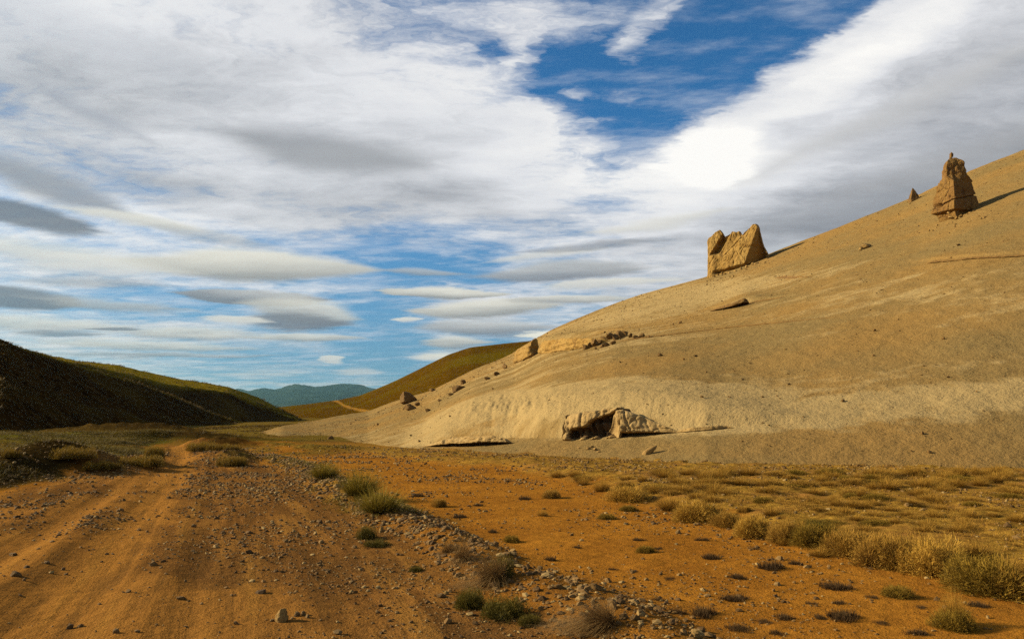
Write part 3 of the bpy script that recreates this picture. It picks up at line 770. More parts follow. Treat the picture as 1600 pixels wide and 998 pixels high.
def rock_mat(name, c0, c1, c2, s=1.0, bd=0.08, stain=0.7):
    m, k_, b_ = new_mat(name, 0.92, 0.2)
    P_ = pos(k_)
    a1 = k_.noise(P_, 0.6 * s, 4, 0.6).outputs[0]; a2 = k_.noise(P_, 3.0 * s, 5, 0.65).outputs[0]; a3 = k_.noise(P_, 14.0 * s, 4, 0.6).outputs[0]
    c = k_.mix(k_.ramp(a1, 0.35, 0.65), c0, c1)
    c = k_.mix(k_.ramp(a2, 0.56, 0.74, 0.0, 0.75), c, c2)
    st_ = k_.noise(k_.vmath('MULTIPLY', P_, (1.0, 1.0, 0.35)), 1.1 * s, 5, 0.7).outputs[0]
    c = k_.mix(k_.ramp(st_, 0.54, 0.66, 0.0, stain), c, (c2[0] * 0.5, c2[1] * 0.45, c2[2] * 0.45, 1))
    rnd = k_.n('ShaderNodeObjectInfo').outputs['Random']
    c = k_.mix(k_.ramp(rnd, 0, 1, 0.0, 0.35, False), c, c2)
    k_.put(b_.inputs['Base Color'], c)
    bump(k_, b_, k_.math('ADD', a2, k_.math('MULTIPLY', a3, 0.45)), 0.6, bd / s)
    return m
M_tuff = rock_mat('golden_tuff', (0.44, 0.285, 0.110, 1), (0.40, 0.24, 0.076, 1), (0.28, 0.160, 0.055, 1), 1.0, 0.22)
M_hood = rock_mat('red_tuff', (0.25, 0.130, 0.042, 1), (0.31, 0.18, 0.062, 1), (0.13, 0.068, 0.028, 1), 1.0, 0.22)
M_ledge = rock_mat('ledge_rock', (0.47, 0.33, 0.19, 1), (0.43, 0.29, 0.15, 1), (0.33, 0.21, 0.10, 1), 1.4, 0.16, 0.2)
M_boul = rock_mat('brown_boulder', (0.19, 0.105, 0.038, 1), (0.26, 0.150, 0.055, 1), (0.095, 0.052, 0.022, 1), 3.0, 0.10)
M_slab = rock_mat('pale_slab', (0.42, 0.27, 0.12, 1), (0.36, 0.22, 0.09, 1), (0.24, 0.14, 0.06, 1), 3.0, 0.10)
M_stain = rock_mat('stained_fracture_face', (0.105, 0.062, 0.034, 1), (0.17, 0.100, 0.052, 1), (0.045, 0.026, 0.015, 1), 2.0, 0.25)  # brown rock darkened to paint in the shade inside the hollow
M_stone = rock_mat('road_stone', (0.23, 0.140, 0.068, 1), (0.15, 0.085, 0.04, 1), (0.34, 0.23, 0.13, 1), 14.0, 0.10)

def rock_mesh(name, seed, sub, squash=(1, 1, 1), cuts=7, rough=0.18, flat=False):
    r = random.Random(seed)
    bm = bmesh.new()
    bmesh.ops.create_icosphere(bm, subdivisions=sub, radius=1.0)
    planes = []
    for _ in range(cuts):
        n = Vector((r.gauss(0, 1), r.gauss(0, 1), r.gauss(0, 1))).normalized()
        planes.append((n, r.uniform(0.42, 0.8)))
    off = Vector((seed * 3.7, seed * 1.3, -seed * 2.1))
    for v in bm.verts:
        p = v.co.copy()
        for n, d_ in planes:
            e_ = p.dot(n) - d_
            if e_ > 0:
                p -= n * e_ * 0.97
        nz = mnoise.fractal(p * 1.3 + off, 0.8, 2.1, 4)
        p *= 1 + rough * nz
        v.co = Vector((p.x * squash[0], p.y * squash[1], p.z * squash[2]))
    me = bpy.data.meshes.new(name)
    bm.to_mesh(me); bm.free()
    me.polygons.foreach_set('use_smooth', np.full(len(me.polygons), not flat, dtype=bool))
    return me

BOULD = [rock_mesh('boulder', 100 + i, 3, (1, random.uniform(0.7, 1), random.uniform(0.6, 0.85)), 16, 0.10, True) for i in range(6)]
STONES = [rock_mesh('stone', 200 + i, 2, (1, random.uniform(0.65, 1), random.uniform(0.45, 0.8)), 7, 0.15, True) for i in range(8)]
for m_ in BOULD: m_.materials.append(M_boul)
for m_ in STONES: m_.materials.append(M_stone)
BOULD_P = []
for m_ in BOULD[:4]:
    c_ = m_.copy(); c_.materials.clear(); c_.materials.append(M_slab); BOULD_P.append(c_)
STONES_H = []
for m_ in STONES[:5]:
    c_ = m_.copy(); c_.materials.clear(); c_.materials.append(M_boul); STONES_H.append(c_)

def px_size(p): return p.y / FPX                    # metres per photograph pixel at that distance

# cross-section lofted along a line on the slope: a bed of hard rock with an overhanging face
def ledge_rock(name, label, pts, mat, seed=0, n=70, bulge=0.35, under=0.45, back=None, rough=0.14, front=None, flute=0.0, cat='rock ledge', group=None, sink=0.1, lip=0.15, inset=0.0):
    """pts: (px, py, height in px of the face)"""
    a = np.array(pts, float)
    s = np.linspace(0, 1, n)
    px = np.interp(s, np.linspace(0, 1, len(a)), a[:, 0]); py = np.interp(s, np.linspace(0, 1, len(a)), a[:, 1]); hp = np.interp(s, np.linspace(0, 1, len(a)), a[:, 2])
    B = [hill_r.hit(x_, y_) for x_, y_ in zip(px, py)]
    P0 = np.array([[p.x, p.y, p.z] for p in B])
    for kk in range(3):
        P0[:, kk] = smooth1(P0[:, kk], 9)
    tan = np.gradient(P0, axis=0); tan[:, 2] = 0
    tan /= np.linalg.norm(tan, axis=1)[:, None] + 1e-9
    outv = np.stack([tan[:, 1], -tan[:, 0], 0 * s], 1)
    outv = np.where((outv[:, 1] > 0)[:, None], -outv, outv)         # downhill, towards the valley
    sc_ = P0[:, 1].mean() / FPX
    Hm = max(hp) * sc_
    P0 = P0 - outv * (inset * Hm)
    org = P0.mean(0)
    prof = np.array([(-1.6, -0.9), (-under, -0.08), (-under * 0.9, 0.04), (-0.3 * under, lip - 0.05), (0.7 * bulge, lip), (bulge, lip + 0.09), (0.95 * bulge, 0.42), (0.82 * bulge, 0.62), (0.6 * bulge, 0.80), (0.2 * bulge, 0.95), (-0.30, 1.02), (-1.0, 1.06), (-2.2, 1.10)])
    m_ = 72
    ts = np.linspace(0, len(prof) - 1, m_)
    d_ = np.interp(ts, np.arange(len(prof)), prof[:, 0]); h_ = np.interp(ts, np.arange(len(prof)), prof[:, 1])
    d_ = smooth1(d_, 3); h_ = smooth1(h_, 3)
    V = np.zeros((n, m_ + 2, 3))
    for i in range(n):
        H = max(hp[i] * sc_, 0.02)
        for j in range(m_):
            dd, hh = d_[j] * H, h_[j] * H
            if front is not None: dd += front(px[i], h_[j]) * H
            p = P0[i] + outv[i] * dd + np.array([0, 0, hh - sink * H])
            if h_[j] > 0.97:
                zt = hill_r.z_at(p[0], p[1])[0]
                if zt > -50:
                    w_ = sstep(0.97, 1.07, h_[j])
                    p[2] = p[2] * (1 - w_) + (zt - 0.12 * H * w_) * w_
            q = p * (1.3 / max(Hm, 0.3))
            nz = mnoise.fractal(Vector(q) + Vector((seed * 5.1, 0, 0)), 0.9, 2.0, 5)
            vd = mnoise.voronoi(Vector((q[0] * 1.6 + seed, q[1] * 1.6, q[2] * 1.1)))[0]
            cr = math.exp(-((vd[1] - vd[0]) / 0.07))
            fade = 1.0 if h_[j] < 0.97 else max(0.0, 1 - (h_[j] - 0.97) / 0.1)
            vd2 = mnoise.voronoi(Vector((q[0] * 4.0 + seed, q[1] * 4.0, q[2] * 3.2)))[0]
            cr2 = math.exp(-((vd2[1] - vd2[0]) / 0.10))
            lay = mnoise.noise(Vector((seed, 3.3, q[2] * 5.0 + 0.4 * nz)))
            off = (rough * H * nz - flute * H * (cr * 0.40 + cr2 * 0.14) + 0.05 * H * lay + 0.10 * H * (mnoise.cell(Vector((q[0] * 1.6 + seed, q[1] * 1.6, q[2] * 2.4))) - 0.5) * flute * 2) * fade
            V[i, j] = p + outv[i] * off + np.array([0, 0, off * 0.25])
        V[i, m_] = P0[i] - outv[i] * 2.6 * H + np.array([0, 0, -1.2 * H])
        V[i, m_ + 1] = P0[i] - outv[i] * 1.9 * H + np.array([0, 0, -1.4 * H])
    V -= org
    mm = m_ + 2
    F = []
    for i in range(n - 1):
        for j in range(mm):
            j2 = (j + 1) % mm
            F.append((i * mm + j, i * mm + j2, (i + 1) * mm + j2, (i + 1) * mm + j))
    vv = V.reshape(-1, 3)
    bm = bmesh.new()
    vs = [bm.verts.new(v) for v in vv]
    for f in F:
        bm.faces.new([vs[q] for q in f])
    bm.faces.new([vs[j] for j in range(mm)][::-1]); bm.faces.new([vs[(n - 1) * mm + j] for j in range(mm)])
    bmesh.ops.recalc_face_normals(bm, faces=bm.faces)
    me = bpy.data.meshes.new(name); bm.to_mesh(me); bm.free()
    me.polygons.foreach_set('use_smooth', np.full(len(me.polygons), True, dtype=bool))
    if front is not None:                            # darker brown fracture face, mostly the hollow's shade put into the colour
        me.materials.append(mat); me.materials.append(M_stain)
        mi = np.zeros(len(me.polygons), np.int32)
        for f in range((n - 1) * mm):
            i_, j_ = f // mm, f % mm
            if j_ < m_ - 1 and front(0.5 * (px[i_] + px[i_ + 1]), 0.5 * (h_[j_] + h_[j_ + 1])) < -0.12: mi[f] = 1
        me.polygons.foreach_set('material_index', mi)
    return add(name, me, mat, label=label, cat=cat, group=group, loc=tuple(org))

ledge_rock('rock_ledge', 'long low rock ledge with a black undercut at the foot of the pale slope', BEDS['low'], M_ledge, 1, 110, 0.5, 2.2, flute=0.3, rough=0.16, lip=0.50)
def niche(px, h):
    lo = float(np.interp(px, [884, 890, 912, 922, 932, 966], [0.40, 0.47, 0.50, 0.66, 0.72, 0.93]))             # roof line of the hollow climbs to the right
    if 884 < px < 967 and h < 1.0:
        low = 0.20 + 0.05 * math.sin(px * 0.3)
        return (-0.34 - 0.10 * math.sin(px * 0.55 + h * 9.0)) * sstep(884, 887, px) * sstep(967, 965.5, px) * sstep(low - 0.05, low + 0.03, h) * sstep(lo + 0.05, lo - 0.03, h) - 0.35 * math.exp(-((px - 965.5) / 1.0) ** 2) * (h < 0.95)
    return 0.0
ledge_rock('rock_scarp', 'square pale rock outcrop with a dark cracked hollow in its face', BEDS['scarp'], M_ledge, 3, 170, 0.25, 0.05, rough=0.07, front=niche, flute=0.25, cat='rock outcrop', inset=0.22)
ledge_rock('rock_ledge', 'rounded rock bed right of the dark hollow', BEDS['bed'], M_ledge, 4, 80, 0.15, 1.2, flute=0.2, rough=0.07, lip=0.3)
ledge_rock('rock_ledge', 'thin pale ledge with a shadow line in the lower right slope', BEDS['thin'], M_ledge, 5, 60, 0.15, 1.6, lip=0.4, sink=0.3)
ledge_rock('rock_cliff', 'square-cut cliff block standing on the left skyline of the slope', BEDS['block'], M_tuff, 6, 60, 0.15, 0.02, rough=0.06, flute=0.2, cat='rock outcrop')
ledge_rock('rock_cliff', 'fluted cliff band running right from the square-cut cliff block', BEDS['flutes'], M_tuff, 7, 100, 0.12, 0.1, rough=0.08, flute=0.4, cat='rock outcrop')
ledge_rock('rock_ledge', 'dark wedge-shaped ledge below the two-horned rock', BEDS['wedge'], M_boul, 8, 60, 0.3, 1.8, lip=0.5, sink=0.1)
ledge_rock('rock_ledge', 'thin broken ledge continuing right of the dark wedge', BEDS['wedge2'], M_boul, 9, 50, 0.2, 1.8, lip=0.5, sink=0.45)
ledge_rock('rock_ledge', 'faint broken ledge line running right from the rubble heap', [(965, 533, 1), (1010, 528, 4), (1080, 519, 2.5), (1150, 511, 3.5), (1230, 503, 2.5), (1310, 495, 1)], M_boul, 13, 90, 0.2, 1.8, lip=0.5, sink=0.4, rough=0.4)
ledge_rock('rock_ledge', 'short broken ledge right below the two-horned rock', [(1212, 434, 1), (1225, 433, 4), (1248, 434, 3), (1270, 432, 1)], M_boul, 14, 40, 0.2, 1.5, lip=0.5, sink=0.3, rough=0.4)
ledge_rock('rock_ledge', 'long thin ledge below the tall rock tower', BEDS['long'], M_boul, 10, 90, 0.3, 1.8, lip=0.5, sink=0.3, rough=0.3)

# ---- the two-horned rock: lofted along its length
def castle():
    base = hill_r.hit(1135, 428)
    sc_ = base.y / FPX
    xl, xr = (1106 - 800), (1199 - 800)
    n, m_ = 130, 70
    SK = 0.85
    ax = np.array([1.0, -SK, 0]); ax /= np.linalg.norm(ax)
    nf = np.array([ax[1], -ax[0], 0])                       # front, towards camera and sun
    L = (1199 - 1106) * sc_ / ax[0] * 1.0
    PXs = np.linspace(1106, 1199, n)
    top = np.interp(PXs, [1106, 1108, 1112, 1119, 1125.5, 1128, 1132, 1138, 1145, 1151, 1155.5, 1159, 1164, 1170, 1176, 1182, 1185, 1188, 1191, 1199], [378, 374, 370, 364, 359.5, 363, 370, 367, 362, 363, 361, 368, 362, 357, 351.5, 350, 356, 372, 382, 397])
    bot = np.interp(PXs, [1106, 1130, 1165, 1199], [434, 428, 417, 400])
    V = np.zeros((n, m_, 3))
    for i, pxx in enumerate(PXs):
        H = (bot[i] - top[i]) * sc_ + 0.6
        f = i / (n - 1)
        z0 = base.z + (428 - bot[i]) * sc_ - 0.6
        wt_, wb = 0.35 + 0.25 * f, 2.3 - 0.5 * f
        endf = min(1.0, (f / 0.035) ** 0.6 if f > 0 else 0.0, ((1 - f) / 0.03) ** 0.55 if f < 1 else 0.0)
        Yc = base.y + 1.5 - (pxx - 1152) * sc_ * SK
        Ut, Vt = uv_of(pxx, top[i]); Ub, Vb = uv_of(pxx, bot[i])
        z0 = CZ + float(Vb) * Yc - 0.6
        H = CZ + float(Vt) * Yc - z0
        c0 = np.array([float(Ut) * Yc, Yc, z0])
        for j in range(m_):
            t = j / m_
            # ring: up the front, over the top, down the back
            if t < 0.45:
                h = t / 0.45; side = 1.0
            elif t < 0.55:
                h = 1.0; side = 1.0 - (t - 0.45) / 0.05
            else:
                h = 1 - (t - 0.55) / 0.45; side = -1.0
            wf = 0.30 + 0.55 * (1 - h)
            wk = (wb * 1.5 + (wt_ - wb * 1.5) * h ** 1.1) * max(endf, 0.04)
            dd = side * wf * min(1.0, endf * 1.5) if side > 0 else side * wk
            zz = h * H
            py = bot[i] + 6 - zz / sc_
            if side > 0:
                # the step behind the left horn, and the slanting grooves
                g1 = 1122 - (py - 375) * 0.55
                if pxx > g1 and pxx < g1 + 34:
                    dd -= 1.5 * sstep(398, 390, py) * sstep(g1 + 15, g1 + 7, pxx) * sstep(g1, g1 + 1.2, pxx)
                g2 = 1159 - (py - 368) * 0.85
                dd -= 0.32 * math.exp(-((pxx - g2) / 1.6) ** 2) * sstep(402, 394, py) + 0.25 * sstep(g2 + 0.5, g2 - 4, pxx) * sstep(g2 - 20, g2 - 6, pxx) * sstep(400, 392, py)
                dd -= 0.22 * math.exp(-((py - 384) / 0.9) ** 2) * sstep(1163, 1168, pxx)
                edge = 1185.5 - (py - 352) * 0.36
                dd -= 1.9 * max(0.0, pxx - edge) * sc_
                lip = 424.5 - (pxx - 1120) * 0.26            # undercut along the foot
                dd -= 0.85 * math.exp(-((py - lip - 2.0) / 2.0) ** 2) * sstep(1114, 1122, pxx)
                dd = max(dd, -wk + 0.12)
                dd += 0.28 * math.exp(-((pxx - 1116) / 5) ** 2) * sstep(385, 400, py)
            p = c0 + nf * dd + np.array([0, 0, zz])
            nz = mnoise.fractal(Vector(p) * 0.55 + Vector((9, 2, 5)), 0.8, 2.1, 5)
            fine = mnoise.fractal(Vector(p) * 1.9 + Vector((1, 7, 3)), 0.8, 2.1, 4)
            vd = mnoise.voronoi(Vector((p[0] * 0.42, p[1] * 0.42, p[2] * 0.33)))[0]
            crk = math.exp(-((vd[1] - vd[0]) / 0.03))
            lay = mnoise.noise(Vector((2.0, 5.0, p[2] * 1.7 + 0.25 * p[0])))
            p = p + nf * side * (0.16 * nz + 0.07 * fine - 0.14 * crk + 0.05 * lay) + np.array([0, 0, 0.06 * fine * h])
            V[i, j] = p
    org = np.array([base.x, base.y, base.z])
    V = V - org
    bm = bmesh.new()
    vs = [[bm.verts.new(V[i, j]) for j in range(m_)] for i in range(n)]
    for i in range(n - 1):
        for j in range(m_):
            bm.faces.new((vs[i][j], vs[i][(j + 1) % m_], vs[i + 1][(j + 1) % m_], vs[i + 1][j]))
    bm.faces.new(vs[0][::-1]); bm.faces.new(vs[-1])
    bmesh.ops.recalc_face_normals(bm, faces=bm.faces)
    me = bpy.data.meshes.new('rock_body'); bm.to_mesh(me); bm.free()
    me.polygons.foreach_set('use_smooth', np.full(len(me.polygons), False, dtype=bool))
    e = add('rock_formation', None, None, label='golden two-horned rock standing alone on the skyline', cat='rock formation', loc=tuple(org))
    add('rock_body', me, M_tuff, e)
    for q, (bx_, by_, w) in enumerate([(1112, 434, 5), (1118, 432, 4.5), (1124, 430, 5), (1131, 429, 5.5), (1139, 427, 6.5), (1149, 424, 6.5), (1157, 421, 6), (1165, 418, 7), (1172, 415, 5)]):
        h = hill_r.hit(bx_, by_)
        s_ = w * sc_ * 0.62
        add('base_block', BOULD_P[q % 4], None, e, loc=tuple(np.array([h.x, base.y - 1.4 - (bx_ - 1152) * sc_ * SK * 0.8, h.z + s_ * 0.15]) - org), rot=(0.2 * q, 0.3, q * 1.1), scale=(s_ * 1.1, s_, s_ * 0.8))
castle()

# ---- the tower: stacked rings, with a sharp corner towards the valley
def tower(name, label, bpx, outline, corner, mat, seed, sink=0.6, notch=None, depth=0.8):
    base = hill_r.hit(*bpx)
    sc_ = base.y / FPX
    a = np.array(outline, float)                            # (py, left px, right px)
    n, m_ = 140, 110
    V = np.zeros((n, m_, 3))
    for i in range(n):
        f = i / (n - 1)
        py = a[0, 0] + (a[-1, 0] - a[0, 0]) * f             # from the foot up
        o = np.argsort(a[:, 0])
        l, r_ = np.interp(py, a[o, 0], a[o, 1]), np.interp(py, a[o, 0], a[o, 2])
        cx, rad_ = (l + r_) / 2, (r_ - l) / 2 * sc_
        z = base.z + (bpx[1] - py) * sc_
        for j in range(m_):
            th = 2 * math.pi * j / m_
            # square-ish plan turned so that one edge faces the camera
            t4 = (th - (corner(py) if callable(corner) else corner)) % (math.pi / 2) - math.pi / 4
            rr_ = rad_ * (0.75 + 0.30 * (1 / math.cos(t4) - 1) / 0.414)
            wdir = np.array([math.sin(th), -math.cos(th) * depth, 0])
            p = np.array([base.x + (cx - bpx[0]) * sc_, base.y, z]) + wdir * rr_
            nz = mnoise.fractal(Vector(p) * 0.6 + Vector((seed, 1, 5)), 0.8, 2.1, 5)
            fine = mnoise.fractal(Vector(p) * 2.1 + Vector((seed, 7, 3)), 0.8, 2.1, 4)
            off = 0.13 * nz * min(1, rad_ / 1.5) + 0.07 * fine * min(1, rad_ / 1.0)
            vd = mnoise.voronoi(Vector((p[0] * 0.5 + seed, p[1] * 0.5, p[2] * 0.42)))[0]
            off -= 0.13 * math.exp(-((vd[1] - vd[0]) / 0.03)) * min(1, rad_ / 1.5)
            off += 0.06 * mnoise.noise(Vector((seed, 5.0, p[2] * 1.9 + 0.2 * nz))) * min(1, rad_ / 1.5)
            if notch: off += notch(th, py)
            V[i, j] = p + wdir * off + np.array([0, 0, 0.03 * fine])
    org = np.array([base.x, base.y, base.z])
    V -= org
    bm = bmesh.new()
    vs = [[bm.verts.new(V[i, j]) for j in range(m_)] for i in range(n)]
    for i in range(n - 1):
        for j in range(m_):
            bm.faces.new((vs[i][j], vs[i][(j + 1) % m_], vs[i + 1][(j + 1) % m_], vs[i + 1][j]))
    bm.faces.new(vs[0][::-1]); bm.faces.new(vs[-1])
    bmesh.ops.recalc_face_normals(bm, faces=bm.faces)
    me = bpy.data.meshes.new('rock_body'); bm.to_mesh(me); bm.free()
    me.polygons.foreach_set('use_smooth', np.full(len(me.polygons), False, dtype=bool))
    e = add(name, None, None, label=label, cat='rock formation', loc=tuple(org))
    add('rock_body', me, mat, e)
    return e, base, sc_
def crack(th, py):
    o = 0.0
    ang = (th + 0.5 + math.pi) % (2 * math.pi) - math.pi    # 0 faces the valley road, negative to the left
    o -= 0.28 * math.exp(-((py - (316 - 6 * ang)) / 0.9) ** 2)
    if ang < -0.3: o -= 0.7 * math.exp(-((py - 321) / 3.0) ** 2 - ((ang + 1.15) / 0.35) ** 2)
    o -= 0.55 * sstep(331, 335, py)
    return o
tw, tb, ts_ = tower('rock_tower', 'tall rock tower with a knob on top high on the slope', (1492, 338), [(346, 1462, 1530), (340, 1460, 1529), (332, 1458, 1528), (320, 1459.5, 1527.5), (312, 1462, 1527), (300, 1466, 1523), (285, 1470, 1518.5), (275, 1473, 1517), (262, 1475, 1515), (252, 1478, 1513.5), (248, 1481, 1510), (244, 1486, 1503), (242.5, 1489, 1499)], lambda py: -0.45 - 0.55 * float(sstep(286, 272, py)), M_hood, 3.0, notch=crack)
bmk = rock_mesh('knob', 77, 3, (1.15, 1.0, 1.25), 6, 0.3); bmk.materials.append(M_hood)
add('knob', bmk, None, tw, loc=((1493 - 1492) * ts_, 0, (338 - 238.5) * ts_), scale=3.6 * ts_)
bmk2 = rock_mesh('knob', 78, 2, (0.8, 0.8, 1.1), 6, 0.3); bmk2.materials.append(M_hood)
add('knob', bmk2, None, tw, loc=((1493.3 - 1492) * ts_, 0, (338 - 234) * ts_), scale=2.2 * ts_)
for q, (bx_, by_, w) in enumerate([(1468, 347, 9), (1474, 349, 8), (1482, 345, 6), (1490, 342, 5), (1497, 340, 5), (1504, 338, 6), (1512, 337, 5), (1464, 340, 6)]):
    s_ = w * ts_ * 0.6
    add('base_block', BOULD_P[q % 4], None, tw, loc=((bx_ - 1492) * ts_, -2.35 - 0.25 * (q % 2) + abs(bx_ - 1485) * 0.02, (338 - by_) * ts_ - 0.05), rot=(0.3 * q, 0.2, q * 1.3), scale=(s_ * 1.15, s_, s_ * 0.75))
tower('rock_spire', 'small pointed rock on the skyline left of the tall tower', (1428, 313), [(320, 1418, 1439), (314, 1418, 1439), (309, 1419.5, 1437.5), (304, 1421.5, 1435), (299, 1423.6, 1432), (294.5, 1426, 1428.6), (292.5, 1426.8, 1427.6)], -0.85, M_boul, 8.0, depth=0.9)

# ---- boulders on the slope
def boulder(px, py, w, h, label, group=None, pale=False, rotz=None, tilt=0.0, idx=None, cat='boulder', name='boulder', depth=0.8):
    p = hill_r.hit(px, py)
    s_ = px_size(p)
    i = (int(px * 7 + py) if idx is None else idx)
    lib = BOULD_P if pale else BOULD
    hh = h * s_ / 2 * 1.25
    o = add(name, lib[i % len(lib)], None, label=label, cat=cat, group=group, loc=(p.x, p.y, p.z + hh * 0.45), rot=(0, tilt, (i * 0.7) % 6.28 if rotz is None else rotz),
            scale=(w * s_ / 2 * 1.05, w * s_ / 2 * depth, hh / 0.72))
    return o
boulder(637, 630, 36, 23, 'big split boulder on the lower left end of the slope', rotz=0.9, idx=0)
boulder(640, 641, 22, 12, 'boulder just below the big split boulder', pale=False, rotz=0.1, idx=2)
boulder(668, 643, 14, 8, 'low flat boulder right of the big split boulder', rotz=0.2, idx=3)
boulder(687, 627, 10, 6, 'small boulder between the split boulder and the dark slab pile', idx=4)
boulder(714, 611, 26, 12, 'long dark slab at the left edge of the slope skyline', rotz=0.1, tilt=-0.45, idx=0)
boulder(704, 618, 15, 7, 'small dark slab at the lower end of the long dark slab', rotz=0.3, idx=3)
boulder(652, 634, 13, 9, 'small block leaning on the right of the big split boulder', rotz=1.0, idx=4)
boulder(724, 600, 16, 11, 'dark boulder resting above the long dark slab', rotz=0.8, idx=5)
boulder(761, 593, 17, 7, 'lowest of three dark blocks stepping up to the square-cut cliff', rotz=0.3, idx=3)
boulder(775, 586, 18, 9, 'middle of three dark blocks stepping up to the square-cut cliff', rotz=1.3, idx=1)
boulder(789, 576, 16, 11, 'highest of three dark blocks stepping up to the square-cut cliff', rotz=2.3, idx=4)
boulder(676, 611, 16, 5, 'flat stone on the skyline above the split boulder', rotz=0.0, idx=2)
boulder(517, 690, 13, 15, 'upright block alone at the left toe of the slope', rotz=0.5, idx=1, depth=0.9)
boulder(1101, 727, 17, 13, 'reddish boulder where the slope meets the grassy flat', rotz=0.2, idx=4)
boulder(1352, 388, 22, 9, 'pale slab lying between the two-horned rock and the tower', pale=True, rotz=0.1, tilt=-0.35, idx=2)
boulder(1345, 391, 8, 8, 'small pale block at the left end of the pale slab', pale=True, idx=0)
sl_ = boulder(1011, 709, 34, 6, 'long thin slab tilted on the foot of the slope', pale=True, rotz=0.0, tilt=-0.62, idx=3, depth=0.3, name='slab', cat='rock slab')
sl_.data = rock_mesh('slab', 611, 3, (1, 1, 1), 3, 0.12); sl_.data.materials.append(M_slab)
for q, (x_, y_, w, h) in enumerate([(919, 702, 11, 6), (925, 699, 9, 5), (930, 703, 10, 5), (905, 700, 8, 4), (936, 706, 7, 4), (900, 716, 7, 4), (940, 722, 8, 4)]):
    boulder(x_, y_, w, h, 'flat pale stone in the small litter below the dark hollow', 'flat stones below the hollow', True, idx=q, name='flat_stone', cat='stone')
RUB = [(915, 546, 9, 7), (922, 543, 8, 9), (929, 541, 12, 9), (936, 538, 14, 9), (944, 535, 12, 10), (948, 541, 10, 6), (953, 530, 14, 10), (961, 531, 14, 10), (969, 528, 14, 9), (976, 525, 12, 9), (958, 538, 10, 6), (985, 527, 10, 7), (941, 543, 8, 5), (993, 529, 10, 6), (1003, 527, 9, 5), (1014, 527, 8, 4), (931, 546, 6, 4)]
for q, (x_, y_, w, h) in enumerate(RUB):
    boulder(x_, y_, w * 1.5, h * 1.5, 'broken block in the rubble heap below the fluted cliff', 'rubble heap below the fluted cliff', idx=q, tilt=random.uniform(-0.5, 0.5), name='rubble_block', cat='rock')
SINGLE = [(1031, 556, 11, 6, 'dark stone below the right end of the rubble heap'), (1087, 557, 8, 5, 'right one of two stones below the rubble heap'), (1068, 562, 6, 4, 'left one of two small stones below the rubble heap'), (1063, 505, 11, 7, 'stone pair under the pale band below the two-horned rock'),
          (1097, 621, 8, 5, 'lone stone above the lower ledge right of the hollow'), (1233, 601, 7, 4, 'lone stone in the middle of the right slope'), (1317, 627, 10, 5, 'dark flat stone in the pale band of the right slope'), (1441, 678, 9, 7, 'dark angular stone low on the right slope'), (1452, 707, 9, 5, 'dark stone near the foot of the right slope'),
          (1424, 705, 6, 4, 'small stone left of the dark stone at the slope foot'), (1497, 384, 10, 5, 'stone right below the tall rock tower'), (1366, 517, 10, 5, 'stone high in the right slope below the long thin ledge'), (1474, 530, 8, 5, 'stone in the upper right slope near the picture edge'), (1365, 556, 7, 4, 'lower stone in the right slope under a twin above'),
          (1482, 590, 6, 4, 'stone above the pale patches near the right picture edge'), (1526, 612, 5, 4, 'stone at the right end of the pale patches'), (1443, 572, 6, 3, 'stone in the brown band of the right slope'), (770, 608, 5, 4, 'tiny stone on the left slope below the broken ledge'), (655, 690, 6, 4, 'tiny stone left of the long low ledge'), (642, 681, 5, 4, 'tiny stone above the left tip of the long low ledge'),
          (590, 664, 6, 4, 'small stone on the left toe of the slope'), (548, 663, 5, 4, 'stone near the upright block on the slope toe'), (703, 651, 6, 4, 'small stone above the long low ledge'), (945, 520, 6, 4, 'stone above the rubble heap')]
for q, (x_, y_, w, h, lb) in enumerate(SINGLE):
    boulder(x_, y_, w, h, lb, 'loose stones on the pale slope', idx=q)
# blocks fallen from the two tall rocks
rs = random.Random(44)
for q in range(34):
    if q < 18:
        x_, y_ = rs.uniform(1104, 1200), 0
        y_ = np.interp(x_, [1104, 1165, 1200], [438, 419, 402]) + abs(rs.gauss(0, 5)); lb, gr = 'broken block fallen at the foot of the two-horned rock', 'blocks below the two-horned rock'
    else:
        x_ = rs.uniform(1450, 1545); y_ = 347 - (x_ - 1490) * 0.22 + abs(rs.gauss(0, 5)); lb, gr = 'broken block fallen at the foot of the tall rock tower', 'blocks below the tall rock tower'
    boulder(x_, y_, rs.uniform(2.5, 6), rs.uniform(2, 4), lb, gr, rs.random() < 0.6, idx=q, tilt=rs.uniform(-0.5, 0.5), name='fallen_block', cat='rock')
# small loose stones on the slope
cnt = 0
rs = random.Random(5)
while cnt < 150:
    x_ = rs.uniform(520, 1598); y_ = rs.uniform(300, 732)
    c = np.interp(x_, [r_[0] for r_ in R_CREST], [r_[1] for r_ in R_CREST])
    if y_ < c + 5: continue
    if y_ > c + 60 and x_ < 1100 and rs.random() < 0.4: continue
    p = hill_r.hit(x_, y_)
    s_ = rs.choice([2.2, 2.5, 3, 3.4, 4.2]) * px_size(p) * 0.5
    add('loose_stone', STONES_H[cnt % 5], None, label='small dark stone lying loose on the pale slope', cat='stone', group='small loose stones on the slope', loc=(p.x, p.y, p.z + s_ * 0.2), rot=(rs.uniform(-.3, .3), rs.uniform(-.3, .3), rs.uniform(0, 6.28)), scale=(s_ * rs.uniform(1, 1.5), s_, s_ * rs.uniform(0.8, 1.4)))
    cnt += 1

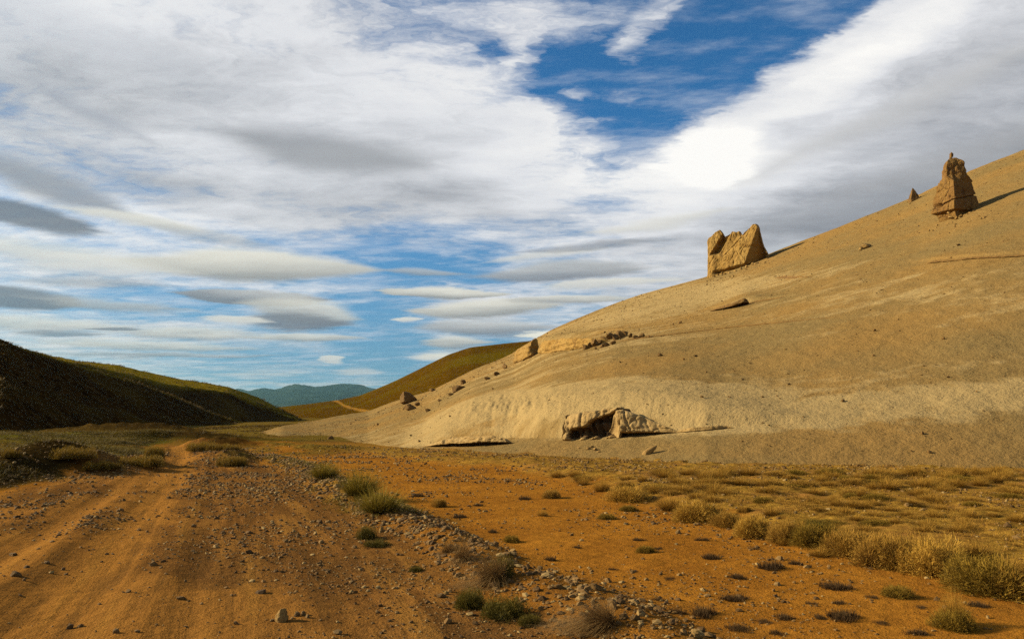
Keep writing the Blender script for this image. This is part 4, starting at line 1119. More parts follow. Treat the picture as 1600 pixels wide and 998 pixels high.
# ------------------------------------------------------------------ stones and gravel on the flat
def low_stone(seed):
    r = np.random.default_rng(seed)
    t = (1 + 5 ** 0.5) / 2
    v = np.array([(-1, t, 0), (1, t, 0), (-1, -t, 0), (1, -t, 0), (0, -1, t), (0, 1, t), (0, -1, -t), (0, 1, -t), (t, 0, -1), (t, 0, 1), (-t, 0, -1), (-t, 0, 1)], float) / 1.9
    v *= r.uniform(0.7, 1.25, (12, 1)); v *= np.array([1.0, r.uniform(0.6, 1), r.uniform(0.4, 0.75)])
    f = np.array([(0, 11, 5), (0, 5, 1), (0, 1, 7), (0, 7, 10), (0, 10, 11), (1, 5, 9), (5, 11, 4), (11, 10, 2), (10, 7, 6), (7, 1, 8), (3, 9, 4), (3, 4, 2), (3, 2, 6), (3, 6, 8), (3, 8, 9), (4, 9, 5), (2, 4, 11), (6, 2, 10), (8, 6, 7), (9, 8, 1)])
    return v, f
LOWS = [low_stone(i) for i in range(12)]
def scatter_stones(name, xs, ys, sizes, mat, label, seed, zfun=plain_z, cat='gravel'):
    r = np.random.default_rng(seed)
    zs = zfun(xs, ys)
    Vs, Fs, Ts = [], [], []
    kindi = r.integers(0, 12, len(xs)); ang = r.uniform(0, 6.28, len(xs)); hs = r.uniform(0.7, 1.3, len(xs)); tone = r.uniform(0, 1, len(xs))
    off = 0
    for t in range(12):
        m = np.where(kindi == t)[0]
        v, f = LOWS[t]
        c, s_ = np.cos(ang[m])[:, None], np.sin(ang[m])[:, None]
        X_ = (v[None, :, 0] * c - v[None, :, 1] * s_) * sizes[m][:, None] + xs[m][:, None]
        Y_ = (v[None, :, 0] * s_ + v[None, :, 1] * c) * sizes[m][:, None] + ys[m][:, None]
        Z_ = v[None, :, 2] * (sizes[m] * hs[m])[:, None] + (zs[m] + sizes[m] * 0.15)[:, None]
        Vs.append(np.stack([X_, Y_, Z_], -1).reshape(-1, 3))
        Fs.append((f[None] + (np.arange(len(m)) * 12)[:, None, None]).reshape(-1, 3) + off)
        Ts.append(np.repeat(tone[m], 12))
        off += len(m) * 12
    me = make_mesh(name, np.concatenate(Vs), np.concatenate(Fs), False, {'tone': np.concatenate(Ts)})
    return add(name, me, mat, label=label, kind='stuff')
M_grav, k, b = new_mat('gravel', 0.9, 0.2)
tn_ = attr(k, 'tone')
col = k.mix(k.ramp(tn_, 0.0, 0.6, 0, 1, False), (0.085, 0.046, 0.018, 1), (0.22, 0.125, 0.050, 1))
col = k.mix(k.ramp(tn_, 0.72, 1.0, 0, 1, False), col, (0.40, 0.28, 0.15, 1))
k.put(b.inputs['Base Color'], col)

def sample_flat(n, lo, hi, a0, a1, seed):
    r = np.random.default_rng(seed)
    rr = np.sqrt(r.uniform(lo ** 1.1, hi ** 1.1, n) ** (2 / 1.1))
    aa = np.radians(r.uniform(a0, a1, n))
    return rr * np.sin(aa), rr * np.cos(aa), r
def masks(xs, ys):
    w = fbm(xs * 0.7, ys * 0.7, 4, 61)
    l_, sl, _ = poly_dist(xs, ys, ROAD_L); r_, sr, _ = poly_dist(xs, ys, ROAD_R); b_, sb, _ = poly_dist(xs, ys, BERM); u_, su, _ = poly_dist(xs, ys, BUSH)
    t1, _, _ = poly_dist(xs, ys, TRACK); t2, _, _ = poly_dist(xs, ys, TRACK2)
    rd = sstep(-0.5, 0.5, np.minimum(-r_ * sr, l_ * sl) + 1.2 * w)
    trk = np.clip(sstep(0.85, 0.2, t1 + 0.9 * w) + sstep(0.9, 0.2, t2 + 0.9 * w), 0, 1)
    trk = np.maximum(trk, sstep(0.9, -0.2, (ys - 9.3) * 0.55 + (xs + 3.4) * 0.6 + 1.6 * w) * rd * 0.8)
    return rd, trk, b_, u_ * su, l_ * -sl
xs, ys, r_ = sample_flat(95000, 6.5, 50, -37, 37, 91)
rd, trk, bd, bs, lo_ = masks(xs, ys)
cl = fbm(xs * 0.45, ys * 0.45, 3, 93)
den = rd * (1 - 0.93 * trk) * np.clip(0.5 + 1.8 * cl, 0.08, 1) + 0.9 * sstep(1.1, 0.2, bd) + (1 - rd) * (lo_ < 0) * np.clip(0.16 + 1.3 * cl, 0.06, 0.8) + 0.45 * sstep(0.0, 1.0, lo_) * sstep(5.0, 2.0, lo_)
keep = r_.uniform(0, 1, len(xs)) < den
xs, ys, bd_, lo2 = xs[keep], ys[keep], bd[keep], lo_[keep]
sz = (0.0048 + 0.00095 * np.hypot(xs, ys)) * np.exp(r_.normal(0, 0.5, len(xs)))
sz = np.clip(sz * (1 + 0.6 * (bd_ < 0.7)), 0.005, 0.075)
scatter_stones('gravel', xs, ys, sz, M_grav, 'loose gravel strewn over the dirt road, its stony verge and the flat', 94)
# pebbles on the pale slope
hx, hy = [], []
rs2 = np.random.default_rng(77)
ii = rs2.integers(5, 470, 26000); jj = rs2.integers(30, 890, 26000)
keepm = (T[ii, jj] < 1.02) & (T[ii, jj] > 0.03) & (rs2.uniform(0, 1, 26000) < np.clip(0.35 + 0.5 * T[ii, jj] + 1.2 * fbm(X[ii, jj] * 0.12, Y[ii, jj] * 0.12, 3, 71), 0.02, 1))
ii, jj = ii[keepm][:7000], jj[keepm][:7000]
pxs_, pys_, pzs_ = X[ii, jj], Y[ii, jj], hill_r.Z[ii, jj]
scatter_stones('pebbles', pxs_, pys_, pys_ / FPX * np.clip(np.exp(rs2.normal(-0.45, 0.45, len(ii))), 0.25, 1.5), M_grav, 'tiny pebbles scattered over the pale slope', 95, zfun=lambda a, c: pzs_)
# ------------------------------------------------------------------ single stones on the flat
def put_stone(px, py, w, h, label, group=None, mesh=None, rotz=0.0, name='stone', idx=0):
    p = ground_hit(px, py)
    s_ = px_size(p)
    return add(name, mesh or STONES[idx % 8], None, label=label, cat='stone', group=group, loc=(p.x, p.y, p.z + h * s_ * 0.22), rot=(0.1, 0.1, rotz), scale=(w * s_ / 2, w * s_ / 2 * 0.85, h * s_ / 2 / 0.6))
BIG = rock_mesh('stone', 331, 4, (0.9, 0.85, 0.8), 2, 0.3); BIG.materials.append(M_slab)
put_stone(440, 970, 23, 20, 'largest pale stone at the front edge of the road', mesh=BIG, rotz=0.4)
for q, (x_, y_, w, h) in enumerate([(464, 962, 13, 9), (474, 960, 12, 10), (480, 964, 9, 6), (425, 970, 8, 6), (456, 966, 7, 5)]):
    put_stone(x_, y_, w, h, 'small grey rock in the cluster around the largest pale stone', 'cluster around the largest stone', idx=q, rotz=q * 1.3)
put_stone(369, 975, 9, 9, 'dark stone left of the largest pale stone', idx=1)
put_stone(182, 988, 13, 8, 'dark stone at the bottom left on the sandy track', idx=2)
put_stone(215, 987, 10, 6, 'small dark stone right of another at the bottom left', idx=3)
put_stone(528, 990, 14, 12, 'dark stone at the bottom edge right of the largest pale stone', idx=4)
put_stone(1088, 994, 26, 12, 'rounded pale stone cut by the bottom edge', mesh=BIG, rotz=1.4)
put_stone(873, 919, 20, 12, 'dark rock on the red flat right of the straw clump', mesh=BOULD[1], rotz=0.6)
put_stone(930, 920, 28, 12, 'dark low rock right of another on the red flat', mesh=BOULD[2], rotz=0.1)
put_stone(1030, 936, 16, 8, 'small dark rock on the red flat above the bent straw', mesh=BOULD[3])
put_stone(697, 928, 10, 6, 'white stone left of the green shrubs', mesh=BIG, rotz=2.0)
put_stone(24, 899, 22, 10, 'dark stone at the left edge of the road', mesh=BOULD[0])
put_stone(20, 868, 20, 8, 'flat dark stone lying above another at the left edge of the road', mesh=BOULD[4])
put_stone(74, 880, 10, 7, 'small pale stone in the gravel strip at the left', idx=5)
put_stone(200, 925, 12, 8, 'dark stone beside the sandy track in front', idx=6)
put_stone(284, 936, 22, 8, 'pair of dark flat stones on the front road', mesh=BOULD[5])
put_stone(302, 823, 12, 6, 'pale stone in the middle of the road', idx=7)
put_stone(596, 831, 9, 9, 'upright pale stone in the verge below the large green tussock', mesh=BIG)
put_stone(551, 766, 12, 6, 'pale rock in the verge above the large green tussock', mesh=BIG, rotz=0.7)
put_stone(527, 761, 16, 6, 'long pale rock in the stony verge', mesh=BIG, rotz=0.2)
put_stone(427, 722, 10, 8, 'pale rock at the far end of the stony verge', mesh=BIG, rotz=1.1)
put_stone(1360, 889, 10, 6, 'small dark stone in front of the bush row', mesh=BOULD[1])
put_stone(1228, 848, 10, 6, 'pale stone under the bush row', mesh=BIG, rotz=2.4)
rs = random.Random(12)
# larger stones of the road and the verge, alike enough to share a label
n_ = 0
while n_ < 170:
    if n_ < 80:
        x_, y_ = rs.uniform(10, 700), rs.uniform(770, 990)
        q = masks(np.array([float(ground_hit(x_, y_).x)]), np.array([float(ground_hit(x_, y_).y)]))
        if q[0][0] < 0.5 or rs.random() < q[1][0] * 0.9: continue
        lb, gr = 'fist-sized stone lying on the ' + ('left part of the dirt road' if x_ < 260 else 'gravelly middle of the dirt road' if x_ < 480 else 'right side of the dirt road near the verge'), 'stones on the dirt road'
    elif n_ < 150:
        f = rs.random(); i = rs.randrange(len(BERM) - 2) + 1
        bx_ = BERM[i][0] * (1 - f) + BERM[i + 1][0] * f + rs.gauss(0, 0.35); by_ = BERM[i][1] * (1 - f) + BERM[i + 1][1] * f + rs.gauss(0, 0.5)
        if by_ < 8.5: continue
        lb, gr = 'stone in the ' + ('near verge ridge around the straw clumps' if by_ < 13 else 'verge ridge by the large tussock' if by_ < 24 else 'far verge ridge towards the bend'), 'stones of the verge ridge'
    else:
        x_, y_ = rs.uniform(-20, 150), rs.uniform(735, 765)
        lb, gr = 'stone in the dark bank left of the road', 'stones in the left bank'
    if 80 <= n_ < 150:
        p = Vector((bx_, by_, float(plain_z(np.array([bx_]), np.array([by_]))[0])))
    else:
        p = ground_hit(x_, y_)
    s_ = rs.uniform(3.0, 6.5) * px_size(p) * 0.5 * (1.15 if n_ >= 80 else 1.0)
    add('road_stone', STONES[n_ % 8], None, label=lb, cat='stone', group=gr, loc=(p.x, p.y, p.z + s_ * 0.25), rot=(rs.uniform(-.4, .4), rs.uniform(-.4, .4), rs.uniform(0, 6.28)), scale=(s_ * rs.uniform(0.9, 1.4), s_, s_ * rs.uniform(0.8, 1.3)))
    n_ += 1

# ------------------------------------------------------------------ plants
def plant_mat(name, base, mid, tip, var=0.25):
    m, k_, b_ = new_mat(name, 0.75, 0.15)
    t = attr(k_, 'tip')
    c = k_.mix(k_.ramp(t, 0.0, 0.55, 0, 1, False), base, mid)
    c = k_.mix(k_.ramp(t, 0.45, 1.0, 0, 1, False), c, tip)
    sh = attr(k_, 'shade')
    c = k_.mix(k_.math('MULTIPLY', sh, var), c, base)
    k_.put(b_.inputs['Base Color'], c)
    tr = k_.n('ShaderNodeBsdfTranslucent'); k_.put(tr.inputs[0], c)
    ms = k_.n('ShaderNodeMixShader'); ms.inputs[0].default_value = 0.22
    out = m.node_tree.nodes['Material Output']
    k_.link(b_.outputs[0], ms.inputs[1]); k_.link(tr.outputs[0], ms.inputs[2]); k_.link(ms.outputs[0], out.inputs['Surface'])
    return m
M_gold = plant_mat('golden_grass', (0.13, 0.058, 0.012, 1), (0.44, 0.235, 0.040, 1), (0.74, 0.45, 0.095, 1), 0.45)
M_shrub = plant_mat('brown_shrub', (0.065, 0.030, 0.010, 1), (0.27, 0.135, 0.026, 1), (0.62, 0.36, 0.075, 1), 0.5)
M_olive = plant_mat('olive_shrub', (0.040, 0.024, 0.007, 1), (0.17, 0.105, 0.016, 1), (0.44, 0.28, 0.042, 1), 0.6)
M_green = plant_mat('green_shrub', (0.020, 0.016, 0.005, 1), (0.080, 0.074, 0.012, 1), (0.20, 0.155, 0.024, 1), 0.5)
M_ygreen = plant_mat('yellow_green_grass', (0.06, 0.045, 0.010, 1), (0.29, 0.215, 0.030, 1), (0.58, 0.42, 0.065, 1), 0.5)
M_straw = plant_mat('grey_straw', (0.10, 0.050, 0.020, 1), (0.36, 0.205, 0.090, 1), (0.64, 0.42, 0.21, 1), 0.7)
M_cush = plant_mat('dark_cushion', (0.030, 0.016, 0.008, 1), (0.085, 0.046, 0.022, 1), (0.24, 0.145, 0.075, 1), 0.7)

def blades(n, Rb, H, spread, droop, width, seed, segs=3, lo=0.6, dirx=None, jitter=0.25, round_=False):
    """n narrow curved blades; returns vertices, triangles, tip and shade attributes"""
    r = np.random.default_rng(seed)
    rho = Rb * np.sqrt(r.uniform(0, 1, n)); ph = r.uniform(0, 2 * np.pi, n)
    bx_, by_ = rho * np.cos(ph), rho * np.sin(ph)
    lean = spread * (rho / max(Rb, 1e-6)) ** (0.8 if not round_ else 0.6) + r.normal(0, jitter, n)
    ph2 = ph + r.normal(0, 0.35, n)
    dxy = np.stack([np.cos(ph2), np.sin(ph2)], 1) * np.sin(lean)[:, None]
    dz_ = np.cos(lean)
    if dirx is not None:
        dxy = dxy + np.array(dirx)[None] * r.uniform(0.6, 1.2, n)[:, None]
    L = H * r.uniform(lo, 1.0, n)
    if round_: L *= (0.75 + 0.25 * np.clip(np.cos(lean), 0, 1))
    sideang = r.uniform(0, 2 * np.pi, n)
    sx_, sy_ = np.cos(sideang) * width, np.sin(sideang) * width
    V = np.zeros((n, segs * 2 + 1, 3)); tip = np.zeros((n, segs * 2 + 1))
    for s_ in range(segs + 1):
        f = s_ / segs
        cx = bx_ + dxy[:, 0] * L * f + dxy[:, 0] * droop * L * f * f
        cy = by_ + dxy[:, 1] * L * f + dxy[:, 1] * droop * L * f * f
        cz = dz_ * L * f - droop * L * f * f * np.linalg.norm(dxy, axis=1) * 0.9
        cz = np.maximum(cz, 0.004)
        if s_ < segs:
            wv_ = 1 - 0.6 * f
            V[:, 2 * s_] = np.stack([cx - sx_ * wv_, cy - sy_ * wv_, cz], 1); V[:, 2 * s_ + 1] = np.stack([cx + sx_ * wv_, cy + sy_ * wv_, cz], 1)
            tip[:, 2 * s_] = tip[:, 2 * s_ + 1] = f
        else:
            V[:, 2 * s_] = np.stack([cx, cy, cz], 1); tip[:, 2 * s_] = 1
    per = segs * 2 + 1
    f_ = []
    for s_ in range(segs - 1):
        a = 2 * s_
        f_ += [(a, a + 1, a + 3), (a, a + 3, a + 2)]
    f_.append((2 * segs - 2, 2 * segs - 1, 2 * segs))
    F = (np.array(f_)[None] + (np.arange(n) * per)[:, None, None]).reshape(-1, 3)
    return V.reshape(-1, 3), F, tip.ravel(), np.repeat(r.uniform(0, 1, n), per)

def blade_mesh(name, parts, mat):
    Vs, Fs, Ts, Ss = [], [], [], []
    o = 0
    for V, F, t, s_ in parts:
        Vs.append(V); Fs.append(F + o); Ts.append(t); Ss.append(s_); o += len(V)
    me = make_mesh(name, np.concatenate(Vs), np.concatenate(Fs), False, {'tip': np.concatenate(Ts), 'shade': np.concatenate(Ss)})
    me.materials.append(mat)
    return me
def shift(b_, x, y, z=0.0, s=1.0):
    return (b_[0] * s + np.array([x, y, z]), b_[1], b_[2], b_[3])

# unit plants: about one metre across, scaled when placed
TUSS = [blade_mesh('tussock', [blades(1700, 0.24, 0.6, 1.05, 0.34, 0.0035, 300 + i, lo=0.3, jitter=0.32)], M_gold) for i in range(4)]
TUSS_G = [blade_mesh('tussock', [blades(1700, 0.26, 0.6, 1.05, 0.30, 0.004, 320 + i, lo=0.3, jitter=0.32)], M_ygreen) for i in range(2)]
def dome(n, rx, h, width, seed):
    """twigs filling a half ball: they start inside it and end on its uneven outside"""
    r = np.random.default_rng(seed)
    cz = r.uniform(-0.05, 1.0, n); ph = r.uniform(0, 6.2832, n); sn = np.sqrt(np.clip(1 - cz ** 2, 0, 1))
    inn = r.uniform(0, 1, n) < 0.3
    lump = 1 + 0.16 * np.sin(3 * ph + seed) + 0.10 * np.sin(7 * ph + 5 * cz)
    e = np.stack([sn * np.cos(ph) * rx, sn * np.sin(ph) * rx, np.maximum(cz, 0.0) * h + 0.01], 1) * (lump * np.where(inn, r.uniform(0.5, 0.88, n), r.uniform(0.84, 1.06, n)))[:, None]
    st = e * np.where(inn, r.uniform(0.1, 0.6, n), r.uniform(0.74, 0.9, n))[:, None]
    e = e + r.normal(0, 0.07 * rx, (n, 3)); e[:, 2] = np.maximum(e[:, 2], 0.01)
    mid = 0.5 * (st + e) + r.normal(0, 0.03 * rx, (n, 3)); mid[:, 2] = np.maximum(mid[:, 2], 0.01)
    sd = r.normal(0, 1, (n, 3)); sd /= np.linalg.norm(sd, axis=1)[:, None]; sd *= width
    V = np.stack([st - sd, st + sd, mid - sd * 0.8, mid + sd * 0.8, e], 1)
    F = (np.array([(0, 1, 3), (0, 3, 2), (2, 3, 4)])[None] + (np.arange(n) * 5)[:, None, None]).reshape(-1, 3)
    rad_ = np.linalg.norm(V / np.array([rx, rx, h]), axis=2)
    return V.reshape(-1, 3), F, np.clip(rad_, 0, 1).ravel(), np.repeat(r.uniform(0, 1, n), 5)
def shrub_parts(seed, n=9, dens=2000, H=0.42, wd=0.0035, far=0.30):
    r = random.Random(seed)
    out = []
    for i in range(n):
        a = 6.28 * i / n + r.uniform(-0.4, 0.4); d_ = 0.0 if i == 0 else r.uniform(0.10, far)
        out.append(shift(dome(dens, H * r.uniform(0.55, 0.85), H * r.uniform(0.75, 1.1), wd, seed * 31 + i), d_ * math.cos(a), d_ * math.sin(a), 0.0))
    return out
SHRUB = [blade_mesh('shrub', shrub_parts(400 + i), M_shrub) for i in range(4)]
SHRUB_GOLD = [blade_mesh('shrub', shrub_parts(420 + i, 8, 2000, 0.44), M_gold) for i in range(4)]
SHRUB_O = [blade_mesh('shrub', shrub_parts(440 + i), M_olive) for i in range(3)]
SHRUB_G = [blade_mesh('shrub', shrub_parts(460 + i, 10, 1000, 0.34, 0.0035), M_green) for i in range(3)]
SHRUB_D = [blade_mesh('shrub', shrub_parts(480 + i, 26, 420, 0.20, 0.0035, 0.46), M_olive) for i in range(3)]
CUSH = [blade_mesh('cushion', [shift(blades(320, 0.20, 0.13, 1.35, 0.1, 0.006, 500 + 9 * i + j, segs=2, jitter=0.5, lo=0.3), random.uniform(-0.33, 0.33), random.uniform(-0.2, 0.2)) for j in range(6)], M_cush) for i in range(4)]

SIZE = {}
def size_of(me):
    if me.name not in SIZE:
        c = np.empty(len(me.vertices) * 3, np.float32); me.vertices.foreach_get('co', c); c = c.reshape(-1, 3)
        SIZE[me.name] = (np.percentile(c[:, 0], 97.5) - np.percentile(c[:, 0], 2.5), np.percentile(c[:, 2], 98.5))
    return SIZE[me.name]
def plant(px, py, w, h, mesh, label, cat, name, group=None, rotz=0.0, href=None, wref=None, z=-0.02):
    p = ground_hit(px, py)
    s_ = px_size(p)
    wr, hr = size_of(mesh)
    wr, hr = wref or wr, href or hr
    yy = p.y + w * s_ * 0.22
    return add(name, mesh, None, label=label, cat=cat, group=group, loc=(p.x, yy, land_flat(p.x, yy) + z), rot=(0, 0, rotz), scale=(w * s_ / wr, w * s_ / wr, h * s_ / hr))
def land_flat(x, y): return flat_z(x, y)

ROW = [  # px of the foot, width, height (px), kind, label
    (1556, 926, 108, 58, SHRUB_O[0], 'largest dark green and brown bush at the right end of the bush row'),
    (1628, 934, 90, 60, SHRUB[0], 'brown bush cut by the right edge at the end of the bush row'),
    (1472, 896, 100, 58, SHRUB_GOLD[0], 'broad golden bush second from the right end of the bush row'),
    (1390, 886, 82, 54, SHRUB[1], 'tall brownish bush third from the right end of the bush row'),
    (1332, 867, 62, 40, SHRUB[2], 'brown bush with a dark right side left of the tall brownish one'),
    (1280, 852, 70, 36, SHRUB_O[1], 'golden bush with a green centre in the bush row'),
    (1287, 870, 46, 18, TUSS[0], 'low pale tuft in front of the green-centred bush'),
    (1230, 847, 54, 36, SHRUB[3], 'dark-sided bush in the middle of the bush row'),
    (1226, 852, 24, 14, TUSS[1], 'small pale tuft at the foot of the dark-sided bush'),
    (1180, 839, 48, 34, SHRUB_GOLD[1], 'narrow golden bush left of the dark-sided bush'),
    (1140, 823, 42, 24, SHRUB[0], 'bush with a shaded foot left of the narrow golden bush'),
    (1095, 814, 70, 34, SHRUB_GOLD[2], 'wide golden bush with a black shadow under it'),
    (1050, 798, 54, 26, TUSS[2], 'golden grass clump left of the wide golden bush'),
    (981, 784, 60, 26, SHRUB_GOLD[3], 'round golden bush standing out from the left part of the row'),
    (942, 768, 34, 22, TUSS[3], 'golden clump left of the round golden bush'),
    (912, 758, 26, 14, TUSS[0], 'small golden tuft second from the left end of the row'),
    (872, 746, 30, 14, TUSS[1], 'small golden tuft at the left end of the row'),
    (1535, 872, 60, 28, TUSS[3], 'feathery golden grass behind the largest dark bush'),
    (1257, 830, 36, 18, TUSS[1], 'golden grass between the dark-sided and green-centred bushes'),
    (1310, 834, 44, 18, TUSS[3], 'golden grass behind the green-centred bush')]
for q, (x_, y_, w, h, m_, lb) in enumerate(ROW):
    plant(x_, y_, w * 0.9, h * 0.8, m_, lb, 'bush' if 'bush' in lb.split(' with ')[0].split(' behind')[0].split(' left')[0] else 'grass clump', 'bush' if m_ in SHRUB + SHRUB_GOLD + SHRUB_O else 'grass_clump', 'row of bushes along the flat', rotz=q * 1.3)
plant(1282, 848, 40, 30, SHRUB_G[0], 'green shrub growing inside the golden bush of the row', 'shrub', 'shrub', rotz=1.0)
# plants on the verge
plant(592, 803, 72, 36, TUSS_G[0], 'large yellow-green tussock on the stony verge with a black shadow', 'grass clump', 'grass_clump', rotz=0.5)
plant(560, 775, 66, 36, TUSS_G[1], 'yellow-green grass just behind the large verge tussock', 'grass clump', 'grass_clump', rotz=1.5)
plant(505, 748, 50, 22, TUSS_G[0], 'yellow-green grass further back along the verge', 'grass clump', 'grass_clump', rotz=2.5)
plant(572, 842, 26, 18, SHRUB_G[1], 'small green tuft among the verge gravel below the large tussock', 'shrub', 'shrub')
plant(588, 854, 34, 10, SHRUB_G[2], 'flat green plant beside the small verge tuft', 'shrub', 'shrub')
plant(735, 950, 42, 26, SHRUB_G[0], 'left one of the three green shrubs in front', 'shrub', 'shrub', 'green shrubs in front', 0.4)
plant(788, 965, 62, 26, SHRUB_G[1], 'middle and widest of the three green shrubs in front', 'shrub', 'shrub', 'green shrubs in front', 1.4)
plant(829, 977, 30, 16, SHRUB_G[2], 'right and smallest of the three green shrubs in front', 'shrub', 'shrub', 'green shrubs in front', 2.4)
plant(650, 893, 18, 9, SHRUB_G[2], 'tiny green plant on the road side left of the straw clump', 'shrub', 'shrub')
# dead straw
def straw(px, py, w, h, seed, dirx, label, n=700):
    parts = [blades(n * 2, 0.26, 0.75, 0.95, 0.75, 0.0045, seed, segs=4, dirx=dirx, jitter=0.3, lo=0.5), blades(n, 0.45, 0.5, 1.45, 0.9, 0.0045, seed + 1, segs=4, dirx=dirx, jitter=0.2)]
    plant(px, py, w, h, blade_mesh('straw_clump', parts, M_straw), label, 'straw clump', 'straw_clump', 'clumps of dead straw on the verge')
straw(772, 913, 74, 40, 601, (-0.55, -0.25), 'dead straw clump with a dark green back in the verge ridge')
straw(722, 878, 52, 32, 611, (0.3, -0.3), 'dark dead straw clump left of the one with green in it', 500)
straw(948, 986, 100, 36, 621, (-0.9, 0.15), 'long bent straw bundle lying at the bottom centre')
straw(700, 864, 34, 18, 631, (-0.3, -0.4), 'small dead straw clump at the upper left of the ridge', 350)
plant(785, 903, 32, 30, SHRUB_G[1], 'dark green shrub growing out of the dead straw clump', 'shrub', 'shrub')
# tufts on the flat
TUFT = [(800, 847, 20, 10, 'o'), (1010, 863, 22, 10, 'o'), (860, 876, 18, 8, 'c'), (686, 792, 20, 12, 's'), (862, 778, 24, 12, 's'), (848, 806, 18, 10, 'g'), (950, 811, 22, 8, 'o'), (982, 798, 22, 8, 'o'), (1405, 933, 38, 16, 'o'), (1495, 984, 46, 26, 'o'), (1496, 978, 40, 48, 't'),
        (1212, 890, 40, 14, 'c'), (1113, 873, 28, 10, 'c'), (1150, 904, 28, 9, 'c'), (1143, 938, 42, 10, 'c'), (1098, 962, 46, 14, 'c'), (1155, 985, 38, 10, 'c'), (1062, 958, 30, 9, 'c'), (1330, 968, 52, 14, 'c'), (1284, 966, 22, 8, 'c'), (1310, 920, 44, 12, 'c'), (1242, 882, 20, 8, 'c'),
        (1225, 968, 32, 9, 'c'), (1195, 973, 24, 7, 'c'), (1532, 948, 30, 10, 'c'), (1435, 990, 34, 9, 'c'), (1216, 990, 24, 8, 'c'), (1030, 938, 18, 7, 'c'), (985, 936, 22, 6, 'c'), (1315, 944, 22, 7, 'c'), (1365, 935, 20, 6, 'c'), (1270, 944, 18, 6, 'c'), (838, 896, 24, 6, 'c'), (715, 808, 26, 6, 'c'),
        (997, 844, 18, 6, 'c'), (1096, 844, 22, 6, 'c'), (1180, 858, 16, 5, 'c'), (772, 832, 18, 6, 'c'), (655, 776, 18, 6, 'c'), (1030, 858, 16, 5, 'c'), (820, 780, 20, 6, 'c'), (900, 856, 16, 5, 'c'), (745, 790, 14, 5, 'c'), (1440, 950, 20, 6, 'c'), (1380, 975, 24, 7, 'c'), (960, 890, 18, 5, 'c'), (1050, 905, 20, 5, 'c')]
names = {'o': ('small olive bush', 'bush', 'bush'), 's': ('small brown bush', 'bush', 'bush'), 'g': ('small golden tuft', 'grass clump', 'grass_clump'), 't': ('tall golden tuft', 'grass clump', 'grass_clump')}
uniq = {(800, 847): 'small round green bush right of the verge on the red flat', (1010, 863): 'small dark round bush in the middle of the red flat', (686, 792): 'small brown bush just right of the large verge tussock', (862, 778): 'small brown bush in the far middle of the red flat', (848, 806): 'small golden tuft below the far brown bush',
        (950, 811): 'flat olive bush below the round golden bush', (982, 798): 'flat olive bush right under the round golden bush', (1405, 933): 'dark round bush alone in front of the bush row', (1495, 984): 'dark foot of a bush at the bottom right corner', (1496, 978): 'tall golden tuft over a dark bush at the bottom right', (860, 876): 'tiny dark cushion plant right of the straw ridge'}
for q, (x_, y_, w, h, t) in enumerate(TUFT):
    if t == 'c':
        lb = uniq.get((x_, y_), 'dark cushion plant on the red flat ' + ('near the stony verge' if x_ < 950 else 'in front of the bush row' if y_ > 925 else 'far from the verge')); plant(x_, y_, w, h, CUSH[q % 4], lb, 'cushion plant', 'cushion_plant', 'cushion plants on the red flat', q * 0.9)
    else:
        nm = names[t]
        plant(x_, y_, w, h, {'o': SHRUB_O[2], 's': SHRUB[1], 'g': TUSS[2], 't': TUSS[3]}[t], uniq[(x_, y_)], nm[1], nm[2], 'small bushes on the red flat', q * 1.1)
# clumps in the dry field behind the row
rs = random.Random(31)
n_ = 0
while n_ < 170:
    x_ = rs.uniform(740, 1598); y_ = 741 + 90 * rs.random() ** 1.4
    lim = np.interp(x_, [740, 850, 940, 1100, 1240, 1390, 1550, 1600], [736, 742, 756, 796, 826, 856, 880, 885])
    if y_ > lim: continue
    where = ('the dry field close under the slope' if y_ < 762 else 'the middle of the dry field' if y_ < lim - 14 else 'the dry field just behind the bush row') + (', left half' if x_ < 1200 else ', right half')
    if rs.random() < 0.72:
        plant(x_, y_, rs.uniform(16, 44), rs.uniform(6, 14), rs.choice(TUSS), 'low golden grass clump in ' + where, 'grass clump', 'grass_clump', 'grass clumps of the dry field', rs.uniform(0, 6))
    else:
        plant(x_, y_, rs.uniform(16, 40), rs.uniform(5, 10), rs.choice(SHRUB + SHRUB_O), 'low dark bush in ' + where, 'bush', 'bush', 'dark bushes of the dry field', rs.uniform(0, 6))
    n_ += 1
# bushes on the left mounds and beside the bend
for q, (x_, y_, w, h, lb) in enumerate([(215, 728, 66, 15, 'dark bush on the mound where the road bends'), (238, 716, 30, 18, 'dark bush at the tip of the mound beside the bend'), (105, 722, 56, 16, 'dark bush on the left bank mound'), (150, 735, 50, 11, 'dark bush right of the bank mound'), (362, 728, 40, 14, 'dark bush right of the road bend'), (310, 704, 44, 12, 'dark bush on the far side of the bend'),
                                      (345, 703, 40, 9, 'low dark bush beyond the bend'), (12, 715, 26, 12, 'bush at the left edge above the bank')]):
    plant(x_, y_, w, h, SHRUB_D[q % 3], lb, 'bush', 'bush', 'bushes beside the road bend', q * 1.7)
